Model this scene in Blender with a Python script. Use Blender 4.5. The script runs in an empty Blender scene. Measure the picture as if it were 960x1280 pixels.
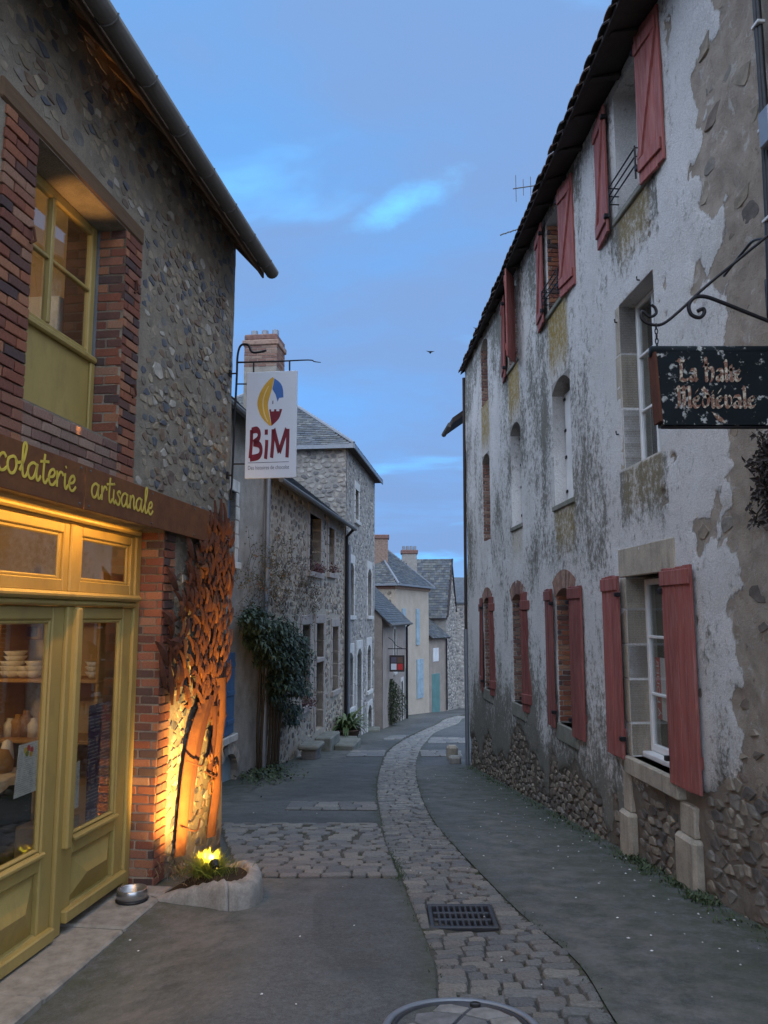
import bpy, math, random
import numpy as np
from mathutils import Vector, Matrix
random.seed(7); rng = random.Random(11); R = math.radians
scn = bpy.context.scene
COL = scn.collection

# ------------------------------------------------------------------ camera, world, sun, exposure
FPX, HY, CZ = 1000.0, 771.0, 1.62
PITCH = math.atan((HY-640)/FPX)
cd = bpy.data.cameras.new('camera'); cam = bpy.data.objects.new('camera', cd); COL.objects.link(cam)
cam.location = (0, 0, CZ); cam.rotation_euler = (math.pi/2+PITCH, 0, 0)
cd.sensor_fit = 'VERTICAL'; cd.sensor_height = 36; cd.lens = FPX/1280*36; cd.clip_start = .05; cd.clip_end = 2000
scn.camera = cam
SUN_EL, SUN_AZ = 55, 187          # dusk glow high behind the camera, a little to the left
w = bpy.data.worlds.new('World'); scn.world = w; w.use_nodes = True
nt = w.node_tree; nt.nodes.clear()
def wn(t, **k):
    n = nt.nodes.new(t)
    for a, b in k.items(): setattr(n, a, b)
    return n
sky = wn('ShaderNodeTexSky', sky_type='NISHITA', sun_disc=False, sun_elevation=R(14), sun_rotation=R(SUN_AZ), altitude=100, air_density=1.0, dust_density=.6, ozone_density=3.0)
tc = wn('ShaderNodeTexCoord'); sep = wn('ShaderNodeSeparateXYZ'); nt.links.new(tc.outputs['Generated'], sep.inputs[0])
den = wn('ShaderNodeMath', operation='ADD'); nt.links.new(sep.outputs['Z'], den.inputs[0]); den.inputs[1].default_value = .22
absd = wn('ShaderNodeMath', operation='MAXIMUM'); nt.links.new(den.outputs[0], absd.inputs[0]); absd.inputs[1].default_value = .12
comb = wn('ShaderNodeCombineXYZ')
for i, ax in enumerate('XY'):
    d_ = wn('ShaderNodeMath', operation='DIVIDE'); nt.links.new(sep.outputs[ax], d_.inputs[0]); nt.links.new(absd.outputs[0], d_.inputs[1]); nt.links.new(d_.outputs[0], comb.inputs[i])
def wnoise(scale, detail, rough, loc, dist=0.):
    m = wn('ShaderNodeMapping'); nt.links.new(comb.outputs[0], m.inputs[0]); m.inputs['Location'].default_value = loc; m.inputs['Rotation'].default_value = (0, 0, R(-28)); m.inputs['Scale'].default_value = (.75, 1.25, 1)
    n = wn('ShaderNodeTexNoise'); nt.links.new(m.outputs[0], n.inputs['Vector'])
    n.inputs['Scale'].default_value = scale; n.inputs['Detail'].default_value = detail; n.inputs['Roughness'].default_value = rough; n.inputs['Distortion'].default_value = dist
    return n
def wramp(src, stops):
    r = wn('ShaderNodeValToRGB'); nt.links.new(src, r.inputs[0]); e = r.color_ramp.elements
    e[0].position, e[0].color = stops[0][0], (*[stops[0][1]]*3, 1); e[1].position, e[1].color = stops[1][0], (*[stops[1][1]]*3, 1)
    r.color_ramp.interpolation = 'EASE'
    return r
def wmix(fac, a, b, blend='MIX'):
    m = wn('ShaderNodeMix', data_type='RGBA', blend_type=blend)
    for s, v in ((m.inputs[0], fac), (m.inputs[6], a), (m.inputs[7], b)):
        if hasattr(v, 'is_linked'): nt.links.new(v, s)
        else: s.default_value = v
    return m.outputs[2]
tint = wmix(1.0, sky.outputs[0], (.62, .62, .98, 1), 'MULTIPLY')
evn = wmix(.80, tint, (1.2, 3.1, 6.3, 1))                       # even blue-hour cast over the clear sky
cl1 = wramp(wnoise(1.15, 7, .55, (.3, 1.9, 0), .25).outputs[0], ((.34, 0), (.60, 1)))
cl2 = wramp(wnoise(2.1, 5, .5, (4.1, .35, 2), .3).outputs[0], ((.56, 0), (.72, 1)))
cloudy = wmix(cl1.outputs[0], evn, (1.4, 2.45, 4.6, 1))
cloudy2 = wmix(cl2.outputs[0], cloudy, (1.45, 4.4, 8.6, 1))
# thin place in the cloud deck through which brighter sky shows (runs over the middle of the lane)
m_ = wn('ShaderNodeMapping', vector_type='TEXTURE'); nt.links.new(comb.outputs[0], m_.inputs[0]); m_.inputs['Location'].default_value = (.03, 1.26, 0); m_.inputs['Rotation'].default_value = (0, 0, R(-38.5)); m_.inputs['Scale'].default_value = (.34, .11, 1)
gn = wn('ShaderNodeTexNoise'); nt.links.new(comb.outputs[0], gn.inputs['Vector']); gn.inputs['Scale'].default_value = 5.5; gn.inputs['Detail'].default_value = 6; gn.inputs['Roughness'].default_value = .6
ln_ = wn('ShaderNodeVectorMath', operation='LENGTH'); nt.links.new(m_.outputs[0], ln_.inputs[0])
ad_ = wn('ShaderNodeMath', operation='MULTIPLY_ADD'); nt.links.new(gn.outputs[0], ad_.inputs[0]); ad_.inputs[1].default_value = 1.1; nt.links.new(ln_.outputs['Value'], ad_.inputs[2])
gap = wramp(ad_.outputs[0], ((.50, .9), (1.75, 0)))
cloudy2 = wmix(gap.outputs[0], cloudy2, (1.5, 4.9, 9.0, 1))
bg = wn('ShaderNodeBackground'); bg.inputs[1].default_value = .056; nt.links.new(cloudy2, bg.inputs[0])
wo = wn('ShaderNodeOutputWorld'); nt.links.new(bg.outputs[0], wo.inputs[0])
sd = bpy.data.lights.new('sun', 'SUN'); sun = bpy.data.objects.new('sun', sd); COL.objects.link(sun)
sd.energy = 1.5; sd.angle = R(140); sd.color = (.90, .94, 1.0)
sun.rotation_euler = (R(90-SUN_EL), 0, R(180-SUN_AZ)); sun.location = (-6, -8, 20)
vs = scn.view_settings; vs.view_transform = 'Standard'; vs.look = 'None'; vs.gamma = 1; vs.exposure = 1.55; vs.use_curve_mapping = False

# ------------------------------------------------------------------ pixel helpers (a pixel gives a direction, the wall or ground gives the distance)
S1 = .088
def G(x, y):
    if y < 30: z = -S1*max(y, -12)
    else: z = -S1*30-.078*(min(y, 78)-30)
    a = min(max((-x-.8)/1.0, 0), 1); b = min(max((6.9-y)/2.2, 0), 1)
    return z-.24*a*b
def ray(px, py):
    a = (px-480)/FPX; b = (640-py)/FPX
    return Vector((a, math.cos(PITCH)-b*math.sin(PITCH), math.sin(PITCH)+b*math.cos(PITCH)))
CAM = Vector((0, 0, CZ))
def ground(px, py):
    d = ray(px, py); lo, hi = .5, 120
    for _ in range(50):
        m = (lo+hi)/2; p = CAM+d*m
        if p.z > G(0, p.y): lo = m
        else: hi = m
    return CAM+d*lo
class Wall:
    def __init__(s, O, vpx, left):
        d = ray(vpx, HY); d = Vector((d.x, d.y, 0)).normalized()
        if left: d = -d
        s.U = d; s.N = Vector((-d.y, d.x, 0)); s.O = Vector((O.x, O.y, 0)); s.ang = math.atan2(d.y, d.x)
    def px(s, px, py, off=0.):
        d = ray(px, py); t = (off-(CAM-s.O).dot(s.N))/d.dot(s.N); P = CAM+d*t
        return (P-s.O).dot(s.U), P.z
    def w(s, x, y, z): return s.O+s.U*x+s.N*y+Vector((0, 0, z))
    def loc(s, P): q = Vector(P)-s.O; return q.dot(s.U), q.dot(s.N), P[2]
    def g(s, x, y=0.): p = s.w(x, y, 0); return G(p.x, p.y)
RW = Wall(ground(588, 957), 417, False)      # rendered house on the right
SW = Wall(ground(185, 1112), 616, True)      # stone shop on the left
L2 = Wall(ground(465, 912), 606, True)       # row of houses further down on the left

# ------------------------------------------------------------------ mesh helpers
class MB:
    def __init__(s): s.v = []; s.f = []
    def add(s, vs_, fs):
        n = len(s.v); s.v += [tuple(v) for v in vs_]; s.f += [tuple(i+n for i in f) for f in fs]; return s
    def box(s, x0, x1, y0, y1, z0, z1):
        return s.add([(x0,y0,z0),(x1,y0,z0),(x1,y1,z0),(x0,y1,z0),(x0,y0,z1),(x1,y0,z1),(x1,y1,z1),(x0,y1,z1)],
                     [(0,3,2,1),(4,5,6,7),(0,1,5,4),(1,2,6,5),(2,3,7,6),(3,0,4,7)])
    def cbox(s, x0, x1, y0, y1, z0, z1, c=.006):
        if x0 > x1: x0, x1 = x1, x0
        c = min(c, (x1-x0)*.4, (y1-y0)*.4, (z1-z0)*.4)
        X, Y, Z = (x0, x1), (y0, y1), (z0, z1); V = []; idx = {}
        for i in (0, 1):
            for j in (0, 1):
                for k in (0, 1):
                    sx, sy, sz = (c, -c)[i], (c, -c)[j], (c, -c)[k]
                    for a, p in enumerate(((X[i], Y[j]+sy, Z[k]+sz), (X[i]+sx, Y[j], Z[k]+sz), (X[i]+sx, Y[j]+sy, Z[k]))):
                        idx[i, j, k, a] = len(V); V.append(p)
        Fs = []; I = lambda i, j, k, a: idx[i, j, k, a]
        q4 = ((0, 0), (1, 0), (1, 1), (0, 1))
        for t in (0, 1):
            Fs.append([I(t, j, k, 0) for j, k in q4][::(1 if t else -1)])
            Fs.append([I(i, t, k, 1) for i, k in q4][::(-1 if t else 1)])
            Fs.append([I(i, j, t, 2) for i, j in q4][::(1 if t else -1)])
        for a in (0, 1):
            for b in (0, 1):
                Fs.append([I(0, a, b, 1), I(1, a, b, 1), I(1, a, b, 2), I(0, a, b, 2)])
                Fs.append([I(a, 0, b, 0), I(a, 1, b, 0), I(a, 1, b, 2), I(a, 0, b, 2)])
                Fs.append([I(a, b, 0, 0), I(a, b, 1, 0), I(a, b, 1, 1), I(a, b, 0, 1)])
        for i in (0, 1):
            for j in (0, 1):
                for k in (0, 1): Fs.append([I(i, j, k, 0), I(i, j, k, 1), I(i, j, k, 2)])
        return s.add(V, Fs)
    def prism(s, poly, y0, y1, axis='y'):
        n = len(poly); m = {'y': lambda p, t: (p[0], t, p[1]), 'x': lambda p, t: (t, p[0], p[1]), 'z': lambda p, t: (p[0], p[1], t)}[axis]
        return s.add([m(p, y0) for p in poly]+[m(p, y1) for p in poly], [tuple(range(n)), tuple(range(2*n-1, n-1, -1))]+[(i, n+i, n+(i+1) % n, (i+1) % n) for i in range(n)])
    def tube(s, pts, r, n=8, taper=None, cap=True):
        pts = [Vector(p) for p in pts]; V = []; m = len(pts); prev = None
        for i, p in enumerate(pts):
            t = (pts[min(i+1, m-1)]-pts[max(i-1, 0)]).normalized()
            if prev is None: a = t.orthogonal().normalized()
            else: a = (prev-t*prev.dot(t)); a = a.normalized() if a.length > 1e-6 else t.orthogonal().normalized()
            prev = a; b = t.cross(a); rr = r if taper is None else r+(taper-r)*i/(m-1)
            V += [p+(a*math.cos(2*math.pi*k/n)+b*math.sin(2*math.pi*k/n))*rr for k in range(n)]
        Fs = [(i*n+k, i*n+(k+1) % n, (i+1)*n+(k+1) % n, (i+1)*n+k) for i in range(m-1) for k in range(n)]
        if cap: Fs += [tuple(range(n-1, -1, -1)), tuple((m-1)*n+k for k in range(n))]
        return s.add(V, Fs)
    def lathe(s, prof, n=20, c=(0, 0)):
        V = [(c[0]+r*math.cos(2*math.pi*k/n), c[1]+r*math.sin(2*math.pi*k/n), z) for r, z in prof for k in range(n)]
        return s.add(V, [(i*n+k, i*n+(k+1) % n, (i+1)*n+(k+1) % n, (i+1)*n+k) for i in range(len(prof)-1) for k in range(n)])
    def quad(s, a, b, c, d): return s.add([a, b, c, d], [(0, 1, 2, 3)])
ORG = {}
def link(name, data, parent=None):
    o = bpy.data.objects.new(name, data); COL.objects.link(o)
    if parent is not None: o.parent = parent
    return o
def org(o): return ORG.get(o.name, (0, 0, 0)) if o is not None else (0, 0, 0)
def mk(name, mb, mat, parent=None, smooth=False, kind=None, at=None):
    """one mesh object; coordinates are those of the thing's wall frame (or world)"""
    base = org(parent); sub = at if at is not None else base
    me = bpy.data.meshes.new(name); me.from_pydata([(v[0]-sub[0], v[1]-sub[1], v[2]-sub[2]) for v in mb.v], [], mb.f); me.update()
    if mat is not None: me.materials.append(MAT[mat] if isinstance(mat, str) else mat)
    if smooth: me.polygons.foreach_set('use_smooth', [True]*len(me.polygons))
    o = link(name, me, parent)
    if at is not None: o.location = (at[0]-base[0], at[1]-base[1], at[2]-base[2]); ORG[o.name] = tuple(at)
    else: ORG[o.name] = base
    if kind: o['kind'] = kind
    return o
def thing(name, label, cat, wall=None, p=(0, 0, 0), group=None):
    o = link(name, None)
    if wall is None: o.location = p; ORG[o.name] = tuple(p)
    else: o.location = wall.w(*p); o.rotation_euler = (0, 0, wall.ang); ORG[o.name] = tuple(p)
    o['label'] = label; o['category'] = cat
    if group: o['group'] = group
    return o
def tag(o, label, cat, group=None, kind=None):
    o['label'] = label; o['category'] = cat
    if group: o['group'] = group
    if kind: o['kind'] = kind
    return o
def smooth_path(pts, sub=5, closed=False):
    P = [Vector(p) for p in pts]; out = []; n = len(P)
    for i in range(n-1):
        p0, p1, p2, p3 = P[max(i-1, 0)], P[i], P[i+1], P[min(i+2, n-1)]
        for k in range(sub):
            t = k/sub; out.append(.5*((2*p1)+(p2-p0)*t+(2*p0-5*p1+4*p2-p3)*t*t+(3*p1-p0-3*p2+p3)*t**3))
    out.append(P[-1]); return out

# ------------------------------------------------------------------ numpy noise
def vnoise(x, y, seed):
    r = np.random.RandomState(seed).rand(128, 128); xi = np.floor(x).astype(int); yi = np.floor(y).astype(int)
    fx = x-xi; fy = y-yi; fx = fx*fx*(3-2*fx); fy = fy*fy*(3-2*fy); a = lambda i, j: r[(xi+i) % 128, (yi+j) % 128]
    return (a(0,0)*(1-fx)+a(1,0)*fx)*(1-fy)+(a(0,1)*(1-fx)+a(1,1)*fx)*fy
def fbm(x, y, seed, oct=4, gain=.5):
    s = 0; a = 1; t = 0
    for i in range(oct): s = s+a*vnoise(x*2**i+17*i, y*2**i+5*i, seed+i); t += a; a *= gain
    return s/t
def sstep(a, b, x): t = np.clip((x-a)/(b-a), 0, 1); return t*t*(3-2*t)

# ------------------------------------------------------------------ materials
MAT = {}
class NT:
    def __init__(s, name, rough=.8, spec=.3):
        m = bpy.data.materials.new(name); m.use_nodes = True; MAT[name] = m; s.m = m; s.t = m.node_tree; s.b = s.t.nodes['Principled BSDF']
        s.b.inputs['Roughness'].default_value = rough; s.b.inputs['Specular IOR Level'].default_value = spec
        s.tc = s.n('ShaderNodeTexCoord')
    def n(s, typ, ins=None, **k):
        n = s.t.nodes.new(typ)
        for a, b in k.items(): setattr(n, a, b)
        for a, v in (ins or {}).items(): s.set(n.inputs[a], v)
        return n
    def set(s, sock, v):
        if hasattr(v, 'is_linked'): s.t.links.new(v, sock)
        elif isinstance(v, tuple) and len(v) == 3 and sock.type == 'RGBA': sock.default_value = (*v, 1)
        else: sock.default_value = v
    def map(s, scale=(1, 1, 1), co='Object'): return s.n('ShaderNodeMapping', {'Vector': s.tc.outputs[co], 'Scale': scale}).outputs[0]
    def noise(s, scale, detail=5, rough=.55, vec=None, dist=0.): return s.n('ShaderNodeTexNoise', {'Vector': vec or s.tc.outputs['Object'], 'Scale': scale, 'Detail': detail, 'Roughness': rough, 'Distortion': dist}).outputs[0]
    def ramp(s, fac, stops, mode='LINEAR'):
        r = s.n('ShaderNodeValToRGB', {0: fac}); cr = r.color_ramp; cr.interpolation = mode
        while len(cr.elements) < len(stops): cr.elements.new(.5)
        for e, (p, c) in zip(cr.elements, stops): e.position = p; e.color = (c, c, c, 1) if not isinstance(c, tuple) else (*c, 1)
        return r.outputs[0]
    def mix(s, f, a, b, blend='MIX'): return s.n('ShaderNodeMix', {0: f, 6: a, 7: b}, data_type='RGBA', blend_type=blend).outputs[2]
    def math(s, op, a, b=0., clamp=False): return s.n('ShaderNodeMath', {0: a, 1: b}, operation=op, use_clamp=clamp).outputs[0]
    def attr(s, name): return s.n('ShaderNodeSeparateColor', {0: s.n('ShaderNodeAttribute', attribute_name=name).outputs['Color']}).outputs
    def rnd(s): return s.math('FRACT', s.math('ADD', s.n('ShaderNodeObjectInfo').outputs['Random'], s.n('ShaderNodeNewGeometry').outputs['Random Per Island']))
    def bump(s, h, st=.3, d=.02): s.t.links.new(s.n('ShaderNodeBump', {'Height': h, 'Strength': st, 'Distance': d}).outputs[0], s.b.inputs['Normal'])
    def col(s, c): s.set(s.b.inputs['Base Color'], c); return s
def worn(name, c, c2=None, rough=.6, scale=8, amt=.35, metal=0., spec=.4, bump=.12, thr=(.42, .7), vec=(1, 1, 1)):
    t = NT(name, rough, spec); v = t.map(vec); c2 = c2 or tuple(x*.45 for x in c)
    f = t.ramp(t.noise(scale, 8, .65, v), ((thr[0], 0.), (thr[1], amt)))
    a = t.mix(f, c, c2); a = t.mix(.25, a, t.mix(t.noise(scale*9, 4, .6, v), tuple(x*.6 for x in c), tuple(min(1, x*1.35) for x in c)))
    t.col(a); t.b.inputs['Metallic'].default_value = metal; t.set(t.b.inputs['Roughness'], t.n('ShaderNodeMapRange', {0: t.noise(scale*3, 4, .6, v), 3: rough-.15, 4: min(1, rough+.2)}).outputs[0])
    if bump: t.bump(t.noise(scale*5, 6, .7, v), bump, .01)
    return t
def stones(name, pal, rough=.85, bump=.5, fine=30):
    t = NT(name, rough, .25); r = t.rnd(); n = len(pal)
    c = t.ramp(r, [(i/n, p) for i, p in enumerate(pal)], 'CONSTANT')
    n1 = t.noise(fine*.3, 6, .65); n2 = t.noise(fine, 6, .7)
    c = t.mix(t.ramp(n1, ((.35, .55), (.7, 1.25))), (0, 0, 0), c, 'MULTIPLY') if False else t.mix(1., c, t.ramp(n1, ((.3, .62), (.72, 1.3))), 'MULTIPLY')
    c = t.mix(t.ramp(n2, ((.62, 0.), (.8, .35))), c, (.42, .40, .34))
    t.col(c); t.bump(n2, bump, .012); return t
# surfaces
def asphalt():
    t = NT('asphalt', .75, .35); P = t.tc.outputs['Object']
    big = t.noise(.55, 6, .6, P); mid = t.noise(3.5, 6, .65, P); fine = t.noise(170, 3, .7, P); a = t.attr('mask')
    c = t.mix(t.ramp(big, ((.35, 0.), (.65, 1.))), (.060, .066, .067), (.105, .110, .108))
    c = t.mix(t.ramp(mid, ((.45, 0.), (.75, .45))), c, (.048, .052, .053))
    c = t.mix(.55, c, t.mix(t.ramp(fine, ((.35, 0.), (.65, 1.))), (.03, .031, .032), (.15, .15, .147)))
    wv = t.mix(.12, P, t.n('ShaderNodeTexNoise', {'Vector': P, 'Scale': 2.5, 'Detail': 5.}).outputs['Color'])
    pc = t.n('ShaderNodeTexVoronoi', {'Vector': wv, 'Scale': .42}); c = t.mix(.5, c, t.mix(1., c, t.ramp(t.n('ShaderNodeSeparateColor', {0: pc.outputs['Color']}).outputs[0], ((0., .65), (1., 1.45))), 'MULTIPLY'))
    sp = t.n('ShaderNodeTexVoronoi', {'Vector': P, 'Scale': 95.}).outputs['Distance']
    c = t.mix(t.ramp(sp, ((.05, .5), (.12, 0.))), c, (.32, .31, .29))
    c = t.mix(.6, c, t.mix(1., c, t.ramp(t.noise(32, 4, .75, P), ((.32, .55), (.68, 1.6))), 'MULTIPLY'))
    stn = t.ramp(t.noise(1.3, 7, .68, P, .8), ((.52, 0.), (.70, .55))); c = t.mix(stn, c, (.05, .052, .048))
    mo = t.math('MULTIPLY', a[0], t.ramp(t.noise(7, 8, .72, P), ((.36, 0.), (.58, 1.))))
    c = t.mix(t.math('MULTIPLY', mo, .85), c, t.mix(t.noise(60, 4, .6, P), (.028, .036, .018), (.085, .095, .05)))
    di = t.math('MULTIPLY', a[1], t.ramp(t.noise(4.2, 8, .7, P), ((.40, 0.), (.66, 1.)))); c = t.mix(t.math('MULTIPLY', di, .75), c, (.20, .185, .165))
    t.col(c); t.set(t.b.inputs['Roughness'], t.ramp(mid, ((.3, .62), (.7, .88))))
    t.bump(t.math('ADD', t.math('MULTIPLY', fine, .6), mid), .35, .012)
asphalt()
def channel():
    t = NT('joint_soil', .95, .1); n = t.noise(9, 7, .7)
    t.col(t.mix(t.ramp(n, ((.50, 0.), (.66, 1.))), (.105, .098, .085), t.mix(t.noise(80, 3, .6), (.03, .04, .016), (.065, .075, .035)))); t.bump(t.noise(60, 5, .7), .8, .02)
channel()
stones('sett', [(.225, .225, .215), (.265, .255, .235), (.20, .20, .20), (.29, .275, .245), (.24, .225, .21), (.18, .182, .185), (.25, .245, .235), (.21, .205, .195)], .72, 1.0, 34)
stones('kerb_stone', [(.24, .225, .20), (.27, .25, .215)], .85, .5, 25)
stones('shop_stone', [(.21, .18, .14), (.29, .235, .165), (.105, .108, .125), (.36, .30, .22), (.17, .125, .10), (.25, .22, .185), (.125, .132, .15), (.31, .26, .19), (.44, .40, .34), (.22, .155, .11), (.175, .165, .15), (.27, .235, .185)], .8, .8, 26)
stones('rubble', [(.195, .162, .128), (.25, .212, .165), (.15, .128, .108), (.215, .195, .168), (.28, .24, .19), (.12, .105, .094), (.18, .145, .12)], .9, .8, 24)
stones('row_stone', [(.42, .35, .27), (.34, .28, .22), (.26, .215, .175), (.48, .41, .32), (.19, .16, .14), (.38, .34, .29), (.14, .12, .105), (.30, .24, .19)], .9, .6, 18)
stones('grey_stone', [(.32, .30, .275), (.40, .37, .335), (.26, .245, .23), (.19, .185, .185), (.37, .335, .29), (.45, .42, .38)], .9, .6, 18)
stones('brick', [(.33, .125, .07), (.26, .095, .06), (.38, .17, .095), (.15, .075, .062), (.30, .135, .09), (.22, .085, .06), (.35, .19, .125), (.11, .07, .065)], .85, .7, 40)
stones('old_brick', [(.29, .17, .13), (.235, .135, .11), (.33, .22, .17), (.27, .185, .145), (.20, .115, .095)], .9, .6, 40)
stones('slate', [(.085, .095, .11), (.065, .075, .09), (.11, .12, .13), (.075, .08, .085), (.095, .10, .10), (.13, .135, .13)], .6, .3, 14)
stones('roof_clay', [(.11, .075, .06), (.085, .062, .052), (.14, .09, .07), (.065, .055, .05)], .9, .5, 20)
def mortar(name, c, c2, sc=5):
    t = NT(name, .95, .15); n = t.noise(sc, 8, .65); c3 = t.mix(t.ramp(n, ((.35, 0.), (.68, 1.))), c, c2)
    f = t.noise(sc*22, 5, .7); t.col(t.mix(1., c3, t.ramp(f, ((.3, .72), (.7, 1.2))), 'MULTIPLY')); t.bump(t.math('ADD', t.noise(sc*6, 6, .65), t.math('MULTIPLY', f, .5)), .6, .02)
mortar('mortar', (.31, .265, .205), (.195, .168, .135)); mortar('row_mortar', (.46, .40, .33), (.34, .295, .24)); mortar('grey_mortar', (.38, .355, .325), (.28, .26, .235))
mortar('brick_mortar', (.36, .33, .28), (.25, .22, .19)); mortar('pale_plaster', (.37, .345, .315), (.22, .205, .185), 2.2); mortar('cream_plaster', (.52, .44, .355), (.42, .355, .28), 1.2)
mortar('beige_plaster', (.36, .30, .255), (.26, .22, .19), 1.8); mortar('cement', (.26, .25, .24), (.17, .165, .16), 4)
def ashlar(name, c, c2):
    t = NT(name, .88, .2); n = t.noise(3.2, 8, .68); c3 = t.mix(t.ramp(n, ((.4, 0.), (.7, 1.))), c, c2)
    st = t.noise(4, 6, .65, t.map((3, 3, .5))); c3 = t.mix(t.ramp(st, ((.52, 0.), (.75, .6))), c3, (.13, .12, .095))
    t.col(t.mix(1., c3, t.ramp(t.noise(60, 5, .7), ((.3, .8), (.7, 1.15))), 'MULTIPLY')); t.bump(t.noise(35, 6, .7), .4, .012)
ashlar('dressed_stone', (.42, .365, .29), (.28, .245, .20)); ashlar('pale_surround', (.62, .60, .57), (.48, .46, .43)); ashlar('tuffeau', (.42, .36, .32), (.30, .255, .23)); ashlar('basin_stone', (.37, .35, .32), (.20, .19, .175)); ashlar('mossy_stone', (.24, .235, .205), (.135, .14, .105))
def plaster():
    t = NT('weathered_plaster', .93, .15); a = t.attr('mask'); P = t.tc.outputs['Object']; st = t.map((1, 1, .45))
    n1 = t.noise(2.4, 8, .7, st, .4); n2 = t.noise(13, 9, .78, t.map((1, 1, .85))); n3 = t.noise(75, 5, .7, P); n4 = t.noise(.9, 6, .6, P)
    c = t.mix(t.ramp(n4, ((.35, 0.), (.65, 1.))), (.82, .80, .785), (.68, .655, .63))
    c = t.mix(t.ramp(n3, ((.42, .42), (.62, 0.))), c, (.33, .325, .31))
    lich = t.math('ADD', t.math('MULTIPLY', n1, .55), t.math('MULTIPLY', n2, .90))                       # black lichen and algae in ragged runs
    thr = t.math('SUBTRACT', lich, t.math('SUBTRACT', .875, t.math('MULTIPLY', a[2], .36)))
    c = t.mix(t.ramp(t.math('ADD', thr, .5), ((.46, 0.), (.60, .86))), c, t.mix(n3, (.070, .066, .050), (.18, .168, .13)))
    och = t.math('MULTIPLY', a[1], t.ramp(n2, ((.30, .25), (.55, 1.)))); c = t.mix(t.math('MULTIPLY', och, .95), c, t.mix(t.noise(22, 6, .7, P), (.20, .135, .03), (.44, .30, .075)))
    pe = t.ramp(t.math('ADD', a[0], t.math('MULTIPLY', t.math('SUBTRACT', n2, .5), .9)), ((.42, 0.), (.52, 1.)))
    mud = t.mix(t.ramp(t.noise(4.5, 8, .68, P), ((.35, 0.), (.66, 1.))), (.47, .40, .33), (.32, .265, .22)); mud = t.mix(t.ramp(n3, ((.5, 0.), (.75, .5))), mud, (.44, .385, .32))
    mud = t.mix(t.ramp(n2, ((.30, .75), (.42, 0.))), mud, (.08, .065, .055)); mud = t.mix(t.ramp(t.noise(6, 9, .75, P, .6), ((.56, 0.), (.64, .7))), mud, (.60, .575, .54))
    mud = t.mix(t.math('MULTIPLY', a[2], .95, True), mud, t.mix(n3, (.075, .062, .048), (.15, .125, .098)))
    c = t.mix(pe, c, mud)
    t.col(c); t.bump(t.math('ADD', t.math('ADD', n2, t.math('MULTIPLY', n3, .5)), t.math('MULTIPLY', pe, -.6)), 1.0, .03)
plaster()
# paint, metal, wood
def paint(name, c, rough=.45, wear=(.3, .25, .2), amt=.5, thr=(.6, .72), vec=(1, 1, 1), var=.2):
    t = NT(name, rough, .45); v = t.map(vec); n = t.noise(6, 8, .7, v)
    a = t.mix(t.ramp(t.noise(1.6, 5, .6, v), ((.3, 0.), (.7, 1.))), tuple(x*(1-var) for x in c), tuple(min(1, x*(1+var)) for x in c))
    a = t.mix(t.ramp(n, ((thr[0], 0.), (thr[1], amt))), a, wear); a = t.mix(t.ramp(t.noise(55, 4, .6, v), ((.6, 0.), (.85, .25))), a, tuple(x*.4 for x in c))
    t.col(a); t.bump(t.noise(40, 6, .65, v), .12, .006)
paint('shop_yellow', (.36, .265, .085), .42, (.20, .145, .06), .5, (.52, .72), (1, 1, .4), .16)
paint('shutter_red', (.25, .062, .052), .7, (.32, .145, .125), .8, (.44, .64), (5, 5, .45), .3)
paint('shutter_dark', (.19, .055, .048), .65, (.26, .13, .115), .6, (.46, .70), (4, 4, .5), .3)
paint('white_paint', (.66, .66, .66), .5, (.42, .41, .40), .5, (.58, .75)); paint('sign_white', (.62, .64, .70), .4, (.5, .5, .53), .3, (.6, .8), (1, 1, 1), .04)
paint('blue_paint', (.045, .12, .25), .6, (.03, .06, .1), .5); paint('pale_blue', (.30, .40, .46), .6, (.2, .26, .3), .5); paint('teal_paint', (.10, .21, .20), .6, (.07, .13, .13), .5)
paint('sign_green', (.006, .010, .012), .6, (.40, .39, .36), .9, (.57, .62), (2.6, 2.6, 2.6), .3)
paint('worn_cream', (.48, .41, .31), .6, (.16, .06, .03), .97, (.42, .52), (8, 8, 8), .3); paint('letter_yellow', (.62, .45, .06), .5, (.4, .3, .06), .3)
paint('logo_red', (.16, .008, .02), .45, (.3, .03, .04), .6, (.5, .7)); paint('logo_yellow', (.62, .34, .04), .45, (.7, .42, .08), .4); paint('logo_blue', (.05, .15, .42), .45, (.07, .2, .5), .4); paint('logo_cream', (.75, .55, .25), .5); paint('text_grey', (.10, .09, .13), .5)
paint('poster_red', (.50, .03, .03), .5, (.5, .06, .05), .3); paint('poster_white', (.70, .70, .72), .5, (.6, .6, .62), .3, (.6, .8), (1, 1, 1), .03)
worn('iron', (.022, .022, .026), (.05, .03, .02), .5, 12, .5, .6); worn('cast_iron', (.055, .058, .066), (.085, .065, .05), .5, 10, .5, .55); worn('zinc', (.125, .12, .112), (.075, .068, .06), .65, 5, .6, .15); worn('galvanised', (.24, .26, .29), (.14, .15, .17), .5, 5, .5, .5)
worn('rust', (.20, .080, .032), (.095, .038, .022), .88, 7, .8, .1, .2, .35, (.35, .65)); worn('rust_dark', (.105, .040, .024), (.05, .024, .018), .85, 6, .6, .1, .2, .3)
worn('oak_beam', (.17, .105, .06), (.08, .05, .035), .8, 6, .7, 0, .2, .5, (.35, .65), (.35, 3, 3)); worn('rafter_wood', (.24, .16, .10), (.12, .075, .05), .8, 6, .6, 0, .2, .3, (.35, .65), (3, .4, 3)); worn('black_wood', (.045, .035, .032), (.025, .02, .02), .85, 6, .5)
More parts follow.
